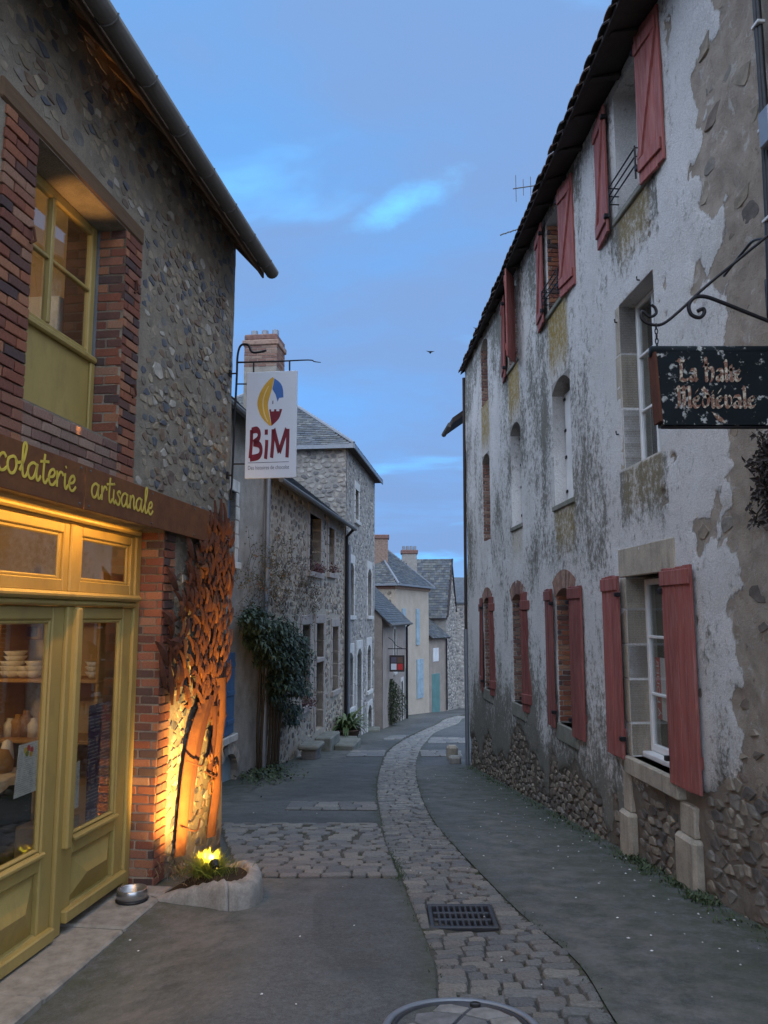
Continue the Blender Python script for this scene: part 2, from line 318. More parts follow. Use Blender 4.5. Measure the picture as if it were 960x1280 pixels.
worn('steel_bowl', (.45, .45, .46), (.3, .3, .3), .3, 8, .3, .9, .5, .0); worn('lead', (.24, .26, .29), (.16, .17, .19), .6, 6, .5, .3); worn('terracotta', (.14, .085, .06), (.07, .05, .04), .85, 8, .5); worn('black_plastic', (.012, .012, .014), (.02, .02, .02), .45, 8, .3); worn('cable_white', (.6, .6, .6), None, .5)
worn('soil', (.06, .04, .025), (.03, .02, .015), .95, 20, .6, 0, .1, .8); worn('bark', (.07, .055, .04), (.035, .03, .025), .9, 12, .6, 0, .1, .6, vec=(3, 3, .6)); worn('stone_floor', (.25, .17, .10), (.16, .10, .06), .5, 3)
worn('inner_wall', (.52, .38, .22), (.40, .27, .15), .8, 2.2, .5); worn('ceramic', (.68, .64, .58), (.5, .46, .40), .35, 9, .3); worn('cloth', (.62, .52, .38), (.42, .33, .22), .9, 7, .5); worn('pale_wood', (.42, .25, .10), (.28, .15, .06), .5, 5, .5, vec=(.4, 3, 3)); worn('dark_interior', (.02, .019, .018), (.03, .027, .024), .7, 4)
worn('bread', (.42, .23, .07), (.25, .11, .03), .7, 14, .5); worn('kraft', (.30, .17, .09), (.2, .1, .05), .8, 9, .4)
def foliage(name, a, b, rough=.5, tr=.15):
    t = NT(name, rough, .4); r = t.rnd(); t.col(t.mix(r, a, b)); t.b.inputs['Subsurface Weight'].default_value = 0
foliage('ivy_leaf', (.022, .042, .026), (.055, .085, .050)); foliage('dry_leaf', (.065, .070, .035), (.16, .115, .06)); foliage('strap_leaf', (.05, .095, .035), (.15, .19, .075)); foliage('bush_leaf', (.022, .036, .014), (.06, .075, .028)); foliage('grass', (.13, .17, .02), (.30, .30, .04)); foliage('dry_grass', (.20, .13, .06), (.36, .24, .11)); foliage('weed', (.028, .048, .02), (.07, .095, .035)); foliage('flower', (.10, .03, .035), (.16, .07, .06)); foliage('litter_white', (.45, .44, .42), (.70, .69, .67)); foliage('twig', (.05, .045, .038), (.11, .095, .075)); foliage('orange_leaf', (.25, .06, .02), (.20, .10, .03))
def glass():
    m = bpy.data.materials.new('glass'); m.use_nodes = True; MAT['glass'] = m; t = m.node_tree; t.nodes.clear()
    tr = t.nodes.new('ShaderNodeBsdfTransparent'); tr.inputs[0].default_value = (.93, .95, .94, 1); gl = t.nodes.new('ShaderNodeBsdfGlossy'); gl.inputs['Roughness'].default_value = .01
    g = t.nodes.new('ShaderNodeNewGeometry'); dt = t.nodes.new('ShaderNodeVectorMath'); dt.operation = 'DOT_PRODUCT'; t.links.new(g.outputs['Incoming'], dt.inputs[0]); t.links.new(g.outputs['Normal'], dt.inputs[1])
    prev = dt.outputs['Value']
    for op, v in (('ABSOLUTE', 0), ('MULTIPLY', -1), ('ADD', 1), ('POWER', 3.2), ('MULTIPLY', .92), ('ADD', .06)):      # Schlick reflectance, the same from both faces
        n = t.nodes.new('ShaderNodeMath'); n.operation = op; n.inputs[1].default_value = v; t.links.new(prev, n.inputs[0]); prev = n.outputs[0]
    mx = t.nodes.new('ShaderNodeMixShader'); o = t.nodes.new('ShaderNodeOutputMaterial')
    t.links.new(prev, mx.inputs[0]); t.links.new(tr.outputs[0], mx.inputs[1]); t.links.new(gl.outputs[0], mx.inputs[2]); t.links.new(mx.outputs[0], o.inputs[0])
glass()
def emit(name, c, s):
    t = NT(name); t.b.inputs['Base Color'].default_value = (*c, 1); t.b.inputs['Emission Color'].default_value = (*c, 1); t.b.inputs['Emission Strength'].default_value = s
emit('lamp_glow', (1., .72, .22), 110.); emit('strip_glow', (1., .62, .16), 5.); emit('bulb_glow', (1., .72, .38), 9.)
def menu_print(name, base, inks, sc):
    t = NT(name, .35, .5); v = t.map((sc, sc, sc*1.0)); vo = t.n('ShaderNodeTexVoronoi', {'Vector': v, 'Scale': 1.}); f = t.ramp(vo.outputs['Distance'], ((.22, 1.), (.30, 0.)))
    c = t.mix(f, base, t.mix(t.n('ShaderNodeSeparateColor', {0: vo.outputs['Color']}).outputs[0], inks[0], inks[1]))
    ln = t.ramp(t.n('ShaderNodeTexWave', {'Vector': t.map((1, 1, 1)), 'Scale': sc*.9, 'Distortion': 0.}, bands_direction='Z').outputs[0], ((.70, 0.), (.78, .5)))
    t.col(t.mix(t.math('MULTIPLY', ln, t.ramp(t.noise(sc*.8, 3, .5), ((.45, 0.), (.5, 1.)))), c, inks[2]))
menu_print('menu_purple', (.045, .018, .06), ((.28, .17, .10), (.10, .05, .04), (.42, .38, .36)), 13.)
menu_print('leaflet', (.62, .58, .54), ((.45, .44, .44), (.55, .5, .48), (.12, .11, .12)), 26.)

# ------------------------------------------------------------------ generators: rubble, bricks, slates, setts, leaves
def vcells(x0, x1, z0, z1, sx, sz, jit=.42, seed=1):
    """irregular cells of a jittered brick-like grid"""
    r = random.Random(seed); nx = max(1, round((x1-x0)/sx)); nz = max(1, round((z1-z0)/sz)); P = {}
    for j in range(-1, nz+1):
        for i in range(-1, nx+1):
            P[i, j] = ((x0+(i+.5+(.5 if j % 2 else 0)+r.uniform(-jit, jit)*.9)*(x1-x0)/nx)/sx, (z0+(j+.5+r.uniform(-jit, jit))*(z1-z0)/nz)/sz)
    out = []
    for (i, j), p in P.items():
        if i < 0 or j < 0 or i >= nx or j >= nz: continue
        poly = [(p[0]-1.3, p[1]-1.3), (p[0]+1.3, p[1]-1.3), (p[0]+1.3, p[1]+1.3), (p[0]-1.3, p[1]+1.3)]
        for dj in (-1, 0, 1):
            for di in (-2, -1, 0, 1, 2):
                q = P.get((i+di, j+dj))
                if q is None or (di == 0 and dj == 0): continue
                nx_, nz_ = q[0]-p[0], q[1]-p[1]; c = (q[0]**2+q[1]**2-p[0]**2-p[1]**2)/2; new = []
                for k in range(len(poly)):
                    a, b = poly[k], poly[(k+1) % len(poly)]; da, db = nx_*a[0]+nz_*a[1]-c, nx_*b[0]+nz_*b[1]-c
                    if da <= 0: new.append(a)
                    if da*db < 0: t = da/(da-db); new.append((a[0]+(b[0]-a[0])*t, a[1]+(b[1]-a[1])*t))
                poly = new
                if len(poly) < 3: break
        if len(poly) >= 3: out.append(([(min(max(a*sx, x0), x1), min(max(b*sz, z0), z1)) for a, b in poly]))
    return out
def stone_mesh(mb, poly, h, r, joint=.012, back=-.02, shrink=1.0, y=0.):
    cx = sum(p[0] for p in poly)/len(poly); cz = sum(p[1] for p in poly)/len(poly)
    P = []
    n = len(poly)
    for k in range(n):                                  # chaikin round-off
        a, b = poly[k], poly[(k+1) % n]
        for t in (.13, .87): P.append((a[0]+(b[0]-a[0])*t, a[1]+(b[1]-a[1])*t))
    if len(P) > 12: P = P[::2]
    size = max(.03, math.sqrt(sum((p[0]-cx)**2+(p[1]-cz)**2 for p in P)/len(P))); k0 = max(.35, 1-joint/size)*shrink
    jt = [1+r.uniform(-.08, .06) for _ in P]
    ring0 = [(cx+(p[0]-cx)*k0*j, cz+(p[1]-cz)*k0*j) for p, j in zip(P, jt)]
    k1 = r.uniform(.72, .88); tx, tz = r.uniform(-.12, .12)*h/size, r.uniform(-.12, .12)*h/size
    V = [(x, y+back, z) for x, z in ring0]+[(cx+(x-cx)*k1, y+h*r.uniform(.75, 1.0)+tx*(x-cx)+tz*(z-cz), cz+(z-cz)*k1) for x, z in ring0]
    m = len(ring0); Fs = [(i, (i+1) % m, m+(i+1) % m, m+i) for i in range(m)]
    V.append((cx+r.uniform(-.2, .2)*size, y+h*r.uniform(.95, 1.25), cz+r.uniform(-.2, .2)*size)); Fs += [(m+i, m+(i+1) % m, 2*m) for i in range(m)]
    mb.add(V, Fs); return (cx, y, cz)
def rubble(parent, mat, wall, polys, seed, h=(.012, .035), joint=.012, limit=300, shrink=(1., 1.), y=0., name='stone', smooth=False, only_stuff=False):
    r = random.Random(seed); items = []
    for poly in polys:
        cx = sum(p[0] for p in poly)/len(poly); cz = sum(p[1] for p in poly)/len(poly); P = wall.w(cx, y, cz) if wall else Vector((cx, y, cz))
        ar = abs(sum(poly[k][0]*poly[(k+1) % len(poly)][1]-poly[(k+1) % len(poly)][0]*poly[k][1] for k in range(len(poly))))/2
        d = max(1., (P-CAM).length); vis = 1. if P.y > 2.5 else .05
        items.append((-ar/d**2*vis, poly))
    items.sort(key=lambda t: t[0]); bulk = MB()
    for i, (_, poly) in enumerate(items):
        if i < limit and not only_stuff:
            mb = MB(); c = stone_mesh(mb, poly, r.uniform(*h), r, joint, -.02, r.uniform(*shrink), y); mk(name, mb, mat, parent, smooth, at=c)
        else: stone_mesh(bulk, poly, r.uniform(*h), r, joint, -.02, r.uniform(*shrink), y)
    if bulk.v: mk('small_'+name+'s', bulk, mat, parent, smooth, kind='stuff')
def outside(polys, rects, m=0.):
    out = []
    for p in polys:
        ok = True
        for (a, b, c, d) in rects:
            if any(a-m < x < b+m and c-m < z < d+m for x, z in p) or (a < sum(x for x, _ in p)/len(p) < b and c < sum(z for _, z in p)/len(p) < d): ok = False; break
        if ok: out.append(p)
    return out
UNIT = {}
def unit_block(kind, k):
    if (kind, k) in UNIT: return UNIT[kind, k]
    r = random.Random(hash((len(kind), k)) % 9973+k); mb = MB()
    if kind == 'brick':
        mb.cbox(-.5, .5, -.5, .5, -.5, .5, .06); V = [(x+r.uniform(-.02, .02), y+r.uniform(-.03, .03), z+r.uniform(-.06, .06)) for x, y, z in mb.v]
    else:                                               # sett: domed worn block
        n = 12; V = []; sh_ = [(-.5, -.38), (-.41, -.5), (0, -.505), (.41, -.5), (.5, -.38), (.505, 0), (.5, .38), (.41, .5), (0, .505), (-.41, .5), (-.5, .38), (-.505, 0)]
        jt = [(1+r.uniform(-.05, .0), 1+r.uniform(-.07, .0)) for _ in sh_]
        for rr, z in ((1., -.6), (1., .15), (.93, .40), (.55, .5)):
            for (cx_, cy_), (ja, jb) in zip(sh_, jt): V.append((cx_*rr*ja, cy_*rr*jb, z+r.uniform(-.07, .07)*(z > 0)))
        mb.f = [(i*n+k_, i*n+(k_+1) % n, (i+1)*n+(k_+1) % n, (i+1)*n+k_) for i in range(3) for k_ in range(n)]+[tuple(3*n+k_ for k_ in range(n))]
    me = bpy.data.meshes.new(kind); me.from_pydata(V, [], mb.f); me.update(); UNIT[kind, k] = me; return me
def unit_mat(kind, k, mat):
    key = (kind, k, mat)
    if key not in UNIT: me = unit_block(kind, k).copy(); me.materials.append(MAT[mat]); UNIT[key] = me
    return UNIT[key]
def block(name, kind, mat, parent, c, size, rotz=0., tilt=(0, 0), k=None):
    o = link(name, unit_mat(kind, rng.randrange(5) if k is None else k, mat), parent); b = org(parent)
    o.location = (c[0]-b[0], c[1]-b[1], c[2]-b[2]); o.scale = size; o.rotation_euler = (tilt[0], tilt[1], rotz); return o
def bricks(parent, mat, face, x0, x1, z0, z1, plane, L=.22, H=.062, J=.012, D=.10, proud=.006, header=False, seed=0):
    """courses of bricks. face 'front': x along the wall, outer face at y=plane; face 'side+'/'side-': runs in depth (x0..x1 is y), outer face at x=plane"""
    r = random.Random(seed+int(z0*100)+int(x0*100)); nz = max(1, round((z1-z0)/(H+J))); hz = (z1-z0)/nz
    for j in range(nz):
        x = x0-(0 if j % 2 else (L+J)/2); zc = z0+(j+.5)*hz
        while x < x1-.02:
            a, b = max(x, x0), min(x+L, x1); x += L+J
            if b-a < .03: continue
            dd = proud+r.uniform(-.003, .003); ca = (a+b)/2
            if face == 'front': c = (ca, plane+dd-D/2, zc); s = (b-a, D, hz-J); rz = 0
            else:
                sg = 1 if face == 'side+' else -1; c = (plane+sg*(dd-D/2), ca, zc); s = (b-a, D, hz-J); rz = math.pi/2
            block('brick', 'brick', mat, parent, c, s, rz+r.uniform(-.01, .01), (r.uniform(-.008, .008), r.uniform(-.01, .01)))
def slates(parent, P, e, s, poly, mat='slate', w=.24, h=.15, seed=0, name='slate'):
    """one joined part of lapped slates over a roof plane; poly in (along eave, up slope)"""
    r = random.Random(seed); P, e, s = Vector(P), Vector(e).normalized(), Vector(s).normalized(); n = e.cross(s)
    if n.z < 0: n = -n
    mb = MB(); lo = min(p[0] for p in poly); hi = max(p[0] for p in poly); top = max(p[1] for p in poly); j = 0; b = min(p[1] for p in poly)
    def inside(a, q):
        c = False
        for i in range(len(poly)):
            (x1, y1), (x2, y2) = poly[i], poly[i-1]
            if (y1 > q) != (y2 > q) and a < (x2-x1)*(q-y1)/(y2-y1)+x1: c = not c
        return c
    while b < top:
        a = lo-(w/2 if j % 2 else 0)
        while a < hi:
            if inside(a+w/2, b+h/2):
                a0, a1 = max(a+.004, lo), min(a+w-.004, hi); t0, t1 = .022+r.uniform(0, .008), .006; b0, b1 = b+r.uniform(-.008, .008), min(b+h*1.25, top)
                q = [P+e*a0+s*b0+n*t0, P+e*a1+s*b0+n*(t0+r.uniform(-.004, .004)), P+e*a1+s*b1+n*t1, P+e*a0+s*b1+n*t1]
                lo_ = [P+e*a0+s*b0, P+e*a1+s*b0]
                mb.add(q+lo_, [(0, 1, 2, 3), (4, 5, 1, 0)])
            a += w
        b += h; j += 1
    return mk(name+'s', mb, mat, parent, kind='stuff')
def leaf(mb, p, d, up, L, W, fold=.25, curl=.0):
    d = d.normalized(); s = d.cross(up); s = s.normalized() if s.length > 1e-4 else d.orthogonal().normalized(); n = s.cross(d)
    a = p; m = p+d*L*.45+n*curl*L*.5; t = p+d*L-n*curl*L
    mb.add([a, m+s*W/2+n*W*fold, t, m-s*W/2+n*W*fold, m], [(0, 1, 4), (1, 2, 4), (2, 3, 4), (3, 0, 4)])
def rv(r, s=1.): return Vector((r.uniform(-s, s), r.uniform(-s, s), r.uniform(-s, s)))

# ------------------------------------------------------------------ the ground and the street
gm = MB(); X = [-400, -60, -14, -8, 0, 8, 14, 60, 400]; Y = [-400, -60, -12, 0, 15, 30, 50, 78, 140, 600]
for y in Y:
    for x in X: gm.v.append((x, y, G(9, y)-.30))
gm.f = [(j*9+i, j*9+i+1, (j+1)*9+i+1, (j+1)*9+i) for j in range(9) for i in range(8)]
tag(mk('ground', gm, 'soil'), 'bare earth lying under the whole village', 'ground', kind='structure')
SP = [(-3., .50, 1.35), (2.2, .32, 1.20)]
for l, r_, y in ((548, 772, 1280), (541, 720, 1200), (517, 650, 1140), (501, 609, 1100), (483, 571, 1060), (474.5, 538.5, 1020), (470, 524, 985), (474.5, 520, 960), (483, 524, 940), (501, 533.5, 926), (522, 545, 915), (545, 571, 905)):
    a, b = ground(l, y), ground(r_, y); SP.append((a.y, a.x, b.x))
SP += [(44., 3.5, 4.4), (52., 6.2, 7.2), (75., 16., 17.)]
def strip(y):
    for i in range(len(SP)-1):
        a, b = SP[i], SP[i+1]
        if y <= b[0] or i == len(SP)-2:
            t = min(max((y-a[0])/(b[0]-a[0]), 0), 1.2); p0, p3 = SP[max(i-1, 0)], SP[min(i+2, len(SP)-1)]; out = []
            for k in (1, 2):
                m1 = (b[k]-p0[k])/(b[0]-p0[0])*(b[0]-a[0]); m2 = (p3[k]-a[k])/(p3[0]-a[0])*(b[0]-a[0])
                out.append((2*t**3-3*t*t+1)*a[k]+(t**3-2*t*t+t)*m1+(-2*t**3+3*t*t)*b[k]+(t**3-t*t)*m2)
            return out
ys = [-3+.14*i for i in range(int(33/.14))]+[30+.5*i for i in range(1, 92)]
sm = MB(); masks = []; NL, NR = 34, 34
def wall_x(wl, y, off=0.): t = (y-wl.O.y)/wl.U.y; return wl.O.x+wl.U.x*t
for side in (0, 1):
    base = len(sm.v)
    for y in ys:
        l, r_ = strip(y)
        for i in range(NL+1):
            t = i/NL; x = (-9+(l+9)*(1-(1-t)**1.8)) if side == 0 else (r_+(9+max(0, y-30)*.5-r_)*t**1.8)
            zz = G(x, y)+.012*(float(vnoise(np.array(x*1.3), np.array(y*1.1), 3))-.5)+.004*(float(vnoise(np.array(x*6.), np.array(y*6.), 4))-.5)
            sm.v.append((x, y, zz))
            edge = min(abs(x-l), abs(x-r_)); wl = wall_x(L2, y)+.0 if y > 8.8 else wall_x(SW, y); wr = wall_x(RW, y) if y < 18 else 30
            dw = min(abs(x-wl)*1.0, abs(x-wr)*.8); masks.append((min(1, max(max(0, 1-dw/1.5)**.8, .8*max(0, 1-edge/.14))), max(0, 1-abs(dw-.9)/.7), 0, 1))
    n = NL+1
    sm.f += [(base+j*n+i, base+j*n+i+1, base+(j+1)*n+i+1, base+(j+1)*n+i) for j in range(len(ys)-1) for i in range(NL)]
street = mk('street', sm, 'asphalt', None, True)
ca = street.data.color_attributes.new('mask', 'FLOAT_COLOR', 'POINT'); ca.data.foreach_set('color', np.array(masks, dtype=np.float32).ravel())
tag(street, 'grey asphalt lane running downhill between the houses', 'street', kind='structure')
cm = MB()
for y in ys:
    l, r_ = strip(y)
    for i in range(7): t = i/6; cm.v.append((l+(r_-l)*t, y, G(l+(r_-l)*t, y)-.010-.055*math.sin(math.pi*t)))
cm.f = [(j*7+i, j*7+i+1, (j+1)*7+i+1, (j+1)*7+i) for j in range(len(ys)-1) for i in range(6)]
gut = tag(mk('gutter_paving', cm, 'joint_soil', None, True), 'winding strip of worn stone setts in the middle of the lane', 'paving', kind='structure')
GR = ground(577, 1142); MH = ground(577, 1288); MHR = .385
r_ = random.Random(5); items = []; y = 2.3
while y < 46:
    dpt = r_.uniform(.065, .12)*(1. if y < 18 else 1.5); yc = y+dpt/2; l, rr = strip(yc); l2, rr2 = strip(yc+.3); ang = math.atan2((l2+rr2-l-rr)/2, .3); y += dpt+.012
    segs = [(l+.01, rr)] if not (GR.y-.25-dpt*.4 < yc < GR.y+.25+dpt*.4) else [(l+.01, GR.x-.252), (GR.x+.252, rr)]
    for xa, xb in segs:
        x = xa
        while x < xb-.03:
            wd = min(r_.uniform(.09, .22)*(1.5 if r_.random() < .2 else 1), xb-x) if y < 18 else min(r_.uniform(.2, .4), xb-x)
            if xb-x-wd < .07: wd = xb-x
            xc = x+wd/2; t = (xc-l)/(rr-l); x += wd+.010; yy = yc-(xc-(l+rr)/2)*math.tan(ang)*(len(segs) == 1)
            if math.hypot(xc-MH.x, yy-MH.y) < MHR+.02+dpt*.5: continue
            items.append(((xc, yy, G(xc, yy)-.022-.040*math.sin(math.pi*t)+r_.uniform(-.005, .005)), (wd*.985, dpt*1.0, .06), -ang*(len(segs) == 1)+r_.uniform(-.03, .03)))
def bulk_blocks(name, kind, mat, parent, its):
    mb = MB()
    for c, s, a in its:
        me = unit_block(kind, r_.randrange(5)); ca_, sa = math.cos(a), math.sin(a)
        V = [(c[0]+v.co.x*s[0]*ca_-v.co.y*s[1]*sa, c[1]+v.co.x*s[0]*sa+v.co.y*s[1]*ca_, c[2]+v.co.z*s[2]) for v in me.vertices]; mb.add(V, [tuple(p.vertices) for p in me.polygons])
    return mk(name, mb, mat, parent, kind='stuff')
vis = [it for it in items if it[0][1] > 3.9]; rest = [it for it in items if it[0][1] <= 3.9]+vis[300:]
for c, s, a in vis[:300]: block('sett', 'sett', 'sett', gut, c, s, a, (r_.uniform(-.03, .03), r_.uniform(-.03, .03)))
bulk_blocks('far_setts', 'sett', 'sett', gut, rest)
# paved patch on the left with its own setts, and the thin cross bands
def patch(name, label, corners, seed, sx, sy, limit=300, cover=1.0):
    C4 = [ground(*c) for c in corners]; mb = MB(); N_ = 8
    f = lambda u, v: (C4[0]*(1-u)+C4[1]*u)*(1-v)+(C4[3]*(1-u)+C4[2]*u)*v
    for j in range(N_+1):
        for i in range(N_+1): p = f(i/N_, j/N_); mb.v.append((p.x, p.y, G(p.x, p.y)+.010))
    mb.f = [(j*(N_+1)+i, j*(N_+1)+i+1, (j+1)*(N_+1)+i+1, (j+1)*(N_+1)+i) for j in range(N_) for i in range(N_)]
    o = tag(mk(name, mb, 'joint_soil', None, True), label, 'paving', kind='structure')
    w_ = (C4[1]-C4[0]).length; h_ = (C4[3]-C4[0]).length; its = []; rr = random.Random(seed); v = 0
    while v < h_-.04:
        d = min(rr.uniform(.75, 1.3)*sy, h_-v); u = 0
        while u < w_-.04:
            l = min(rr.uniform(.6, 1.5)*sx, w_-u); p = f((u+l/2)/w_, (v+d/2)/h_); a = math.atan2((C4[1]-C4[0]).y, (C4[1]-C4[0]).x)
            if rr.random() < cover: its.append(((p.x, p.y, G(p.x, p.y)+.006+rr.uniform(-.003, .004)), (l*.99, d*.99, .04), a+rr.uniform(-.04, .04)))
            u += l+.008
        v += d+.008
    its.sort(key=lambda t: t[0][1])
    for c, s, a in its[:limit]: block('sett', 'sett', 'sett', o, c, s, a, (rr.uniform(-.02, .02), rr.uniform(-.02, .02)))
    if its[limit:]: bulk_blocks('far_setts', 'sett', 'sett', o, its[limit:])
patch('crossing_paving', 'broad patch of stone setts on the left of the lane beyond the round planter', [(300, 1098), (498, 1097), (474, 1031), (272, 1031)], 3, .19, .115)
patch('crossing_paving', 'thin broken row of setts left of the lane beyond the broad paved patch', [(356, 1013), (472, 1014), (471, 1004), (362, 1004)], 4, .3, .2)
patch('crossing_paving', 'row of setts across the lane near the potted plant', [(432, 946), (480, 946), (482, 939), (440, 939)], 5, .35, .3)
patch('crossing_paving', 'row of setts right of the strip near the corner of the white house', [(526, 946), (578, 946), (577, 939), (524, 939)], 6, .35, .3)
patch('crossing_paving', 'second row of setts right of the strip towards the bend', [(534, 929), (582, 929), (583, 923), (538, 923)], 8, .4, .4)
patch('crossing_paving', 'farthest row of setts left of the strip near the small bush', [(478, 925), (500, 925), (512, 920), (490, 920)], 9, .4, .4)
# drain grate
gp = (GR.x, GR.y, G(GR.x, GR.y)-.045)
t = thing('drain_grate', 'cast iron drain grate with three rows of slots in the sett strip', 'grate', None, gp)
mb = MB(); gx, gy, z = .245, .235, gp[2]
bars = [(-gx, gx, -gy, -gy+.035), (-gx, gx, gy-.035, gy), (-gx, -gx+.035, -gy+.035, gy-.035), (gx-.035, gx, -gy+.035, gy-.035)]
for (a, b, c, d) in bars: mb.cbox(gp[0]+a, gp[0]+b, gp[1]+c, gp[1]+d, z-.03, z+.035, .006)
mk('frame', mb, 'cast_iron', t)
for k in range(1, 3): m2 = MB(); yy = gp[1]-gy+.035+k*(2*gy-.07)/3; m2.cbox(gp[0]-gx+.035, gp[0]+gx-.035, yy-.014, yy+.014, z-.02, z+.032, .005); mk('cross_bar', m2, 'cast_iron', t)
for k in range(1, 10): m2 = MB(); xx = gp[0]-gx+.035+k*(2*gx-.07)/10; m2.cbox(xx-.010, xx+.010, gp[1]-gy+.034, gp[1]+gy-.034, z-.022, z+.029, .004); mk('bar', m2, 'cast_iron', t)
m2 = MB(); m2.box(gp[0]-gx+.02, gp[0]+gx-.02, gp[1]-gy+.02, gp[1]+gy-.02, z-.10, z-.06); mk('sump', m2, 'dark_interior', t)
# manhole cover
mp = (MH.x, MH.y, G(MH.x, MH.y)); t = thing('manhole_cover', 'round manhole cover with a pale rim and stone infill at the front of the lane', 'manhole', None, mp)
t.rotation_euler = (-math.atan(S1), 0, 0)
def lz(prof, mat, nm, n=48): mb = MB(); mb.lathe(prof, n, (mp[0], mp[1])); return mk(nm, mb, mat, t, True)
z = mp[2]
lz([(MHR, z-.05), (MHR, z+.012), (MHR-.004, z+.016), (MHR-.035, z+.016), (MHR-.038, z+.010), (MHR-.038, z-.05)], 'galvanised', 'rim')
lz([(MHR-.045, z-.05), (MHR-.045, z+.012), (MHR-.065, z+.013), (MHR-.068, z+.002), (0.001, z+.002)], 'cast_iron', 'cover_plate')
mb = MB(); ri = random.Random(3)
for poly in vcells(mp[0]-.5, mp[0]+.5, mp[1]-.5, mp[1]+.5, .19, .17, .42, 8):
    cx = sum(p[0] for p in poly)/len(poly); cy = sum(p[1] for p in poly)/len(poly)
    pl = []
    for (a, b) in poly:
        dx, dy = a-mp[0], b-mp[1]; rr = math.hypot(dx, dy); k = min(1, (MHR-.075)/max(rr, 1e-6)); pl.append((mp[0]+dx*k, mp[1]+dy*k))
    if math.hypot(cx-mp[0], cy-mp[1]) > MHR-.06: continue
    m3 = MB(); q = [(cx+(a-cx)*.90, cy+(b-cy)*.90) for a, b in pl]; q2 = [(cx+(a-cx)*.84, cy+(b-cy)*.84) for a, b in pl]; n = len(q); hh = z+.012+ri.uniform(-.002, .002)
    m3.add([(a, b, z) for a, b in q]+[(a, b, hh-.003) for a, b in q]+[(a, b, hh) for a, b in q2], [(i, (i+1) % n, n+(i+1) % n, n+i) for i in range(n)]+[(n+i, n+(i+1) % n, 2*n+(i+1) % n, 2*n+i) for i in range(n)]+[tuple(range(2*n, 3*n))])
    mk('paver', m3, 'sett', t, at=(cx, cy, z))
mb = MB(); mb.lathe([(.028, z+.002), (.028, z+.016), (.018, z+.016), (.018, z+.003), (.001, z+.003)], 16, (mp[0]+.10, mp[1]+.30)); mk('lifting_eye', mb, 'dark_interior', t)
# litter, weeds and moss along the edges
mb = MB(); r2 = random.Random(21)
for _ in range(170):
    if r2.random() < .7: y = r2.uniform(4, 16)**1.0; x = wall_x(RW, y)-abs(r2.gauss(0, .55))-.1
    else: y = r2.uniform(4, 12); x = r2.uniform(-1.8, 1.9)
    z = G(x, y)+.008; s = r2.uniform(.006, .016); a = r2.uniform(0, 6.3); c_, s_ = math.cos(a)*s, math.sin(a)*s
    mb.add([(x+c_, y+s_, z), (x-s_*.6, y+c_*.6, z), (x-c_, y-s_, z+.002), (x+s_*.6, y-c_*.6, z), (x, y, z+s*.5)], [(0, 1, 4), (1, 2, 4), (2, 3, 4), (3, 0, 4)])
tag(mk('litter', mb, 'litter_white'), 'tiny pale petals and grit scattered over the asphalt', 'litter', kind='stuff')
mb = MB()
def tuft(x, y, n, L, spread):
    z = G(x, y)
    for _ in range(n): p = Vector((x+r2.gauss(0, spread), y+r2.gauss(0, spread), z-.005)); leaf(mb, p, Vector((r2.uniform(-.7, .7), r2.uniform(-.7, .7), r2.uniform(.3, 1))), Vector((0, 0, 1)), L*r2.uniform(.5, 1.2), L*.28, .2, .15)
for _ in range(330):
    y = r2.uniform(4.5, 17.5); tuft(wall_x(RW, y)-abs(r2.gauss(0, .09))-.02, y, r2.randrange(3, 9), r2.uniform(.02, .06), .035)
for _ in range(26): y = r2.uniform(6.3, 8.2); tuft(wall_x(RW, y)-abs(r2.gauss(0, .07))-.03, y, 16, .07, .05)
for _ in range(420):
    y = r2.uniform(3.8, 16); l, rr = strip(y); q = r2.random(); x = (l if q < .5 else rr)+r2.gauss(0, .018); tuft(x, y, 4, r2.uniform(.012, .03), .02)
for _ in range(120):
    y = r2.uniform(7.3, 8.6); l, rr = strip(y); tuft(l+r2.gauss(0, .03), y, 5, .03, .03)
tag(mk('weeds', mb, 'weed'), 'low weeds and moss growing along the wall foot and sett joints', 'weeds', kind='stuff')

# ------------------------------------------------------------------ windows and shutters
def window(parent, x0, x1, z0, z1, y, mat, vbars=(), hbars=(), fw=.055, name='window', pane='glass', bw=.028, sash=None):
    """casement in a wall frame: frame mesh, bars and panes as sub-parts"""
    mb = MB(); mb.cbox(x0, x0+fw, y-.05, y, z0, z1, .008); mb.cbox(x1-fw, x1, y-.05, y, z0, z1, .008); mb.cbox(x0+fw, x1-fw, y-.05, y-.002, z0, z0+fw*1.2, .008); mb.cbox(x0+fw, x1-fw, y-.05, y-.002, z1-fw, z1, .008)
    f = mk(name, mb, mat, parent)
    xs = [x0+fw]+sorted(vbars)+[x1-fw]; zs = [z0+fw*1.2]+sorted(hbars)+[z1-fw]
    for v in vbars: m = MB(); m.cbox(v-bw*.75, v+bw*.75, y-.048, y+.004, z0+fw*1.2, z1-fw, .006); mk('mullion', m, mat, f)
    for i in range(len(xs)-1):
        for h in hbars: m = MB(); m.cbox(xs[i]+bw*.75*(i > 0), xs[i+1]-bw*.75*(i < len(xs)-2), y-.042, y-.004, h-bw/2, h+bw/2, .005); mk('glazing_bar', m, mat, f)
        for j in range(len(zs)-1):
            m = MB(); m.box(xs[i]-.005, xs[i+1]+.005, y-.030, y-.026, zs[j]-.005, zs[j+1]+.005); mk('pane', m, pane, f)
    return f
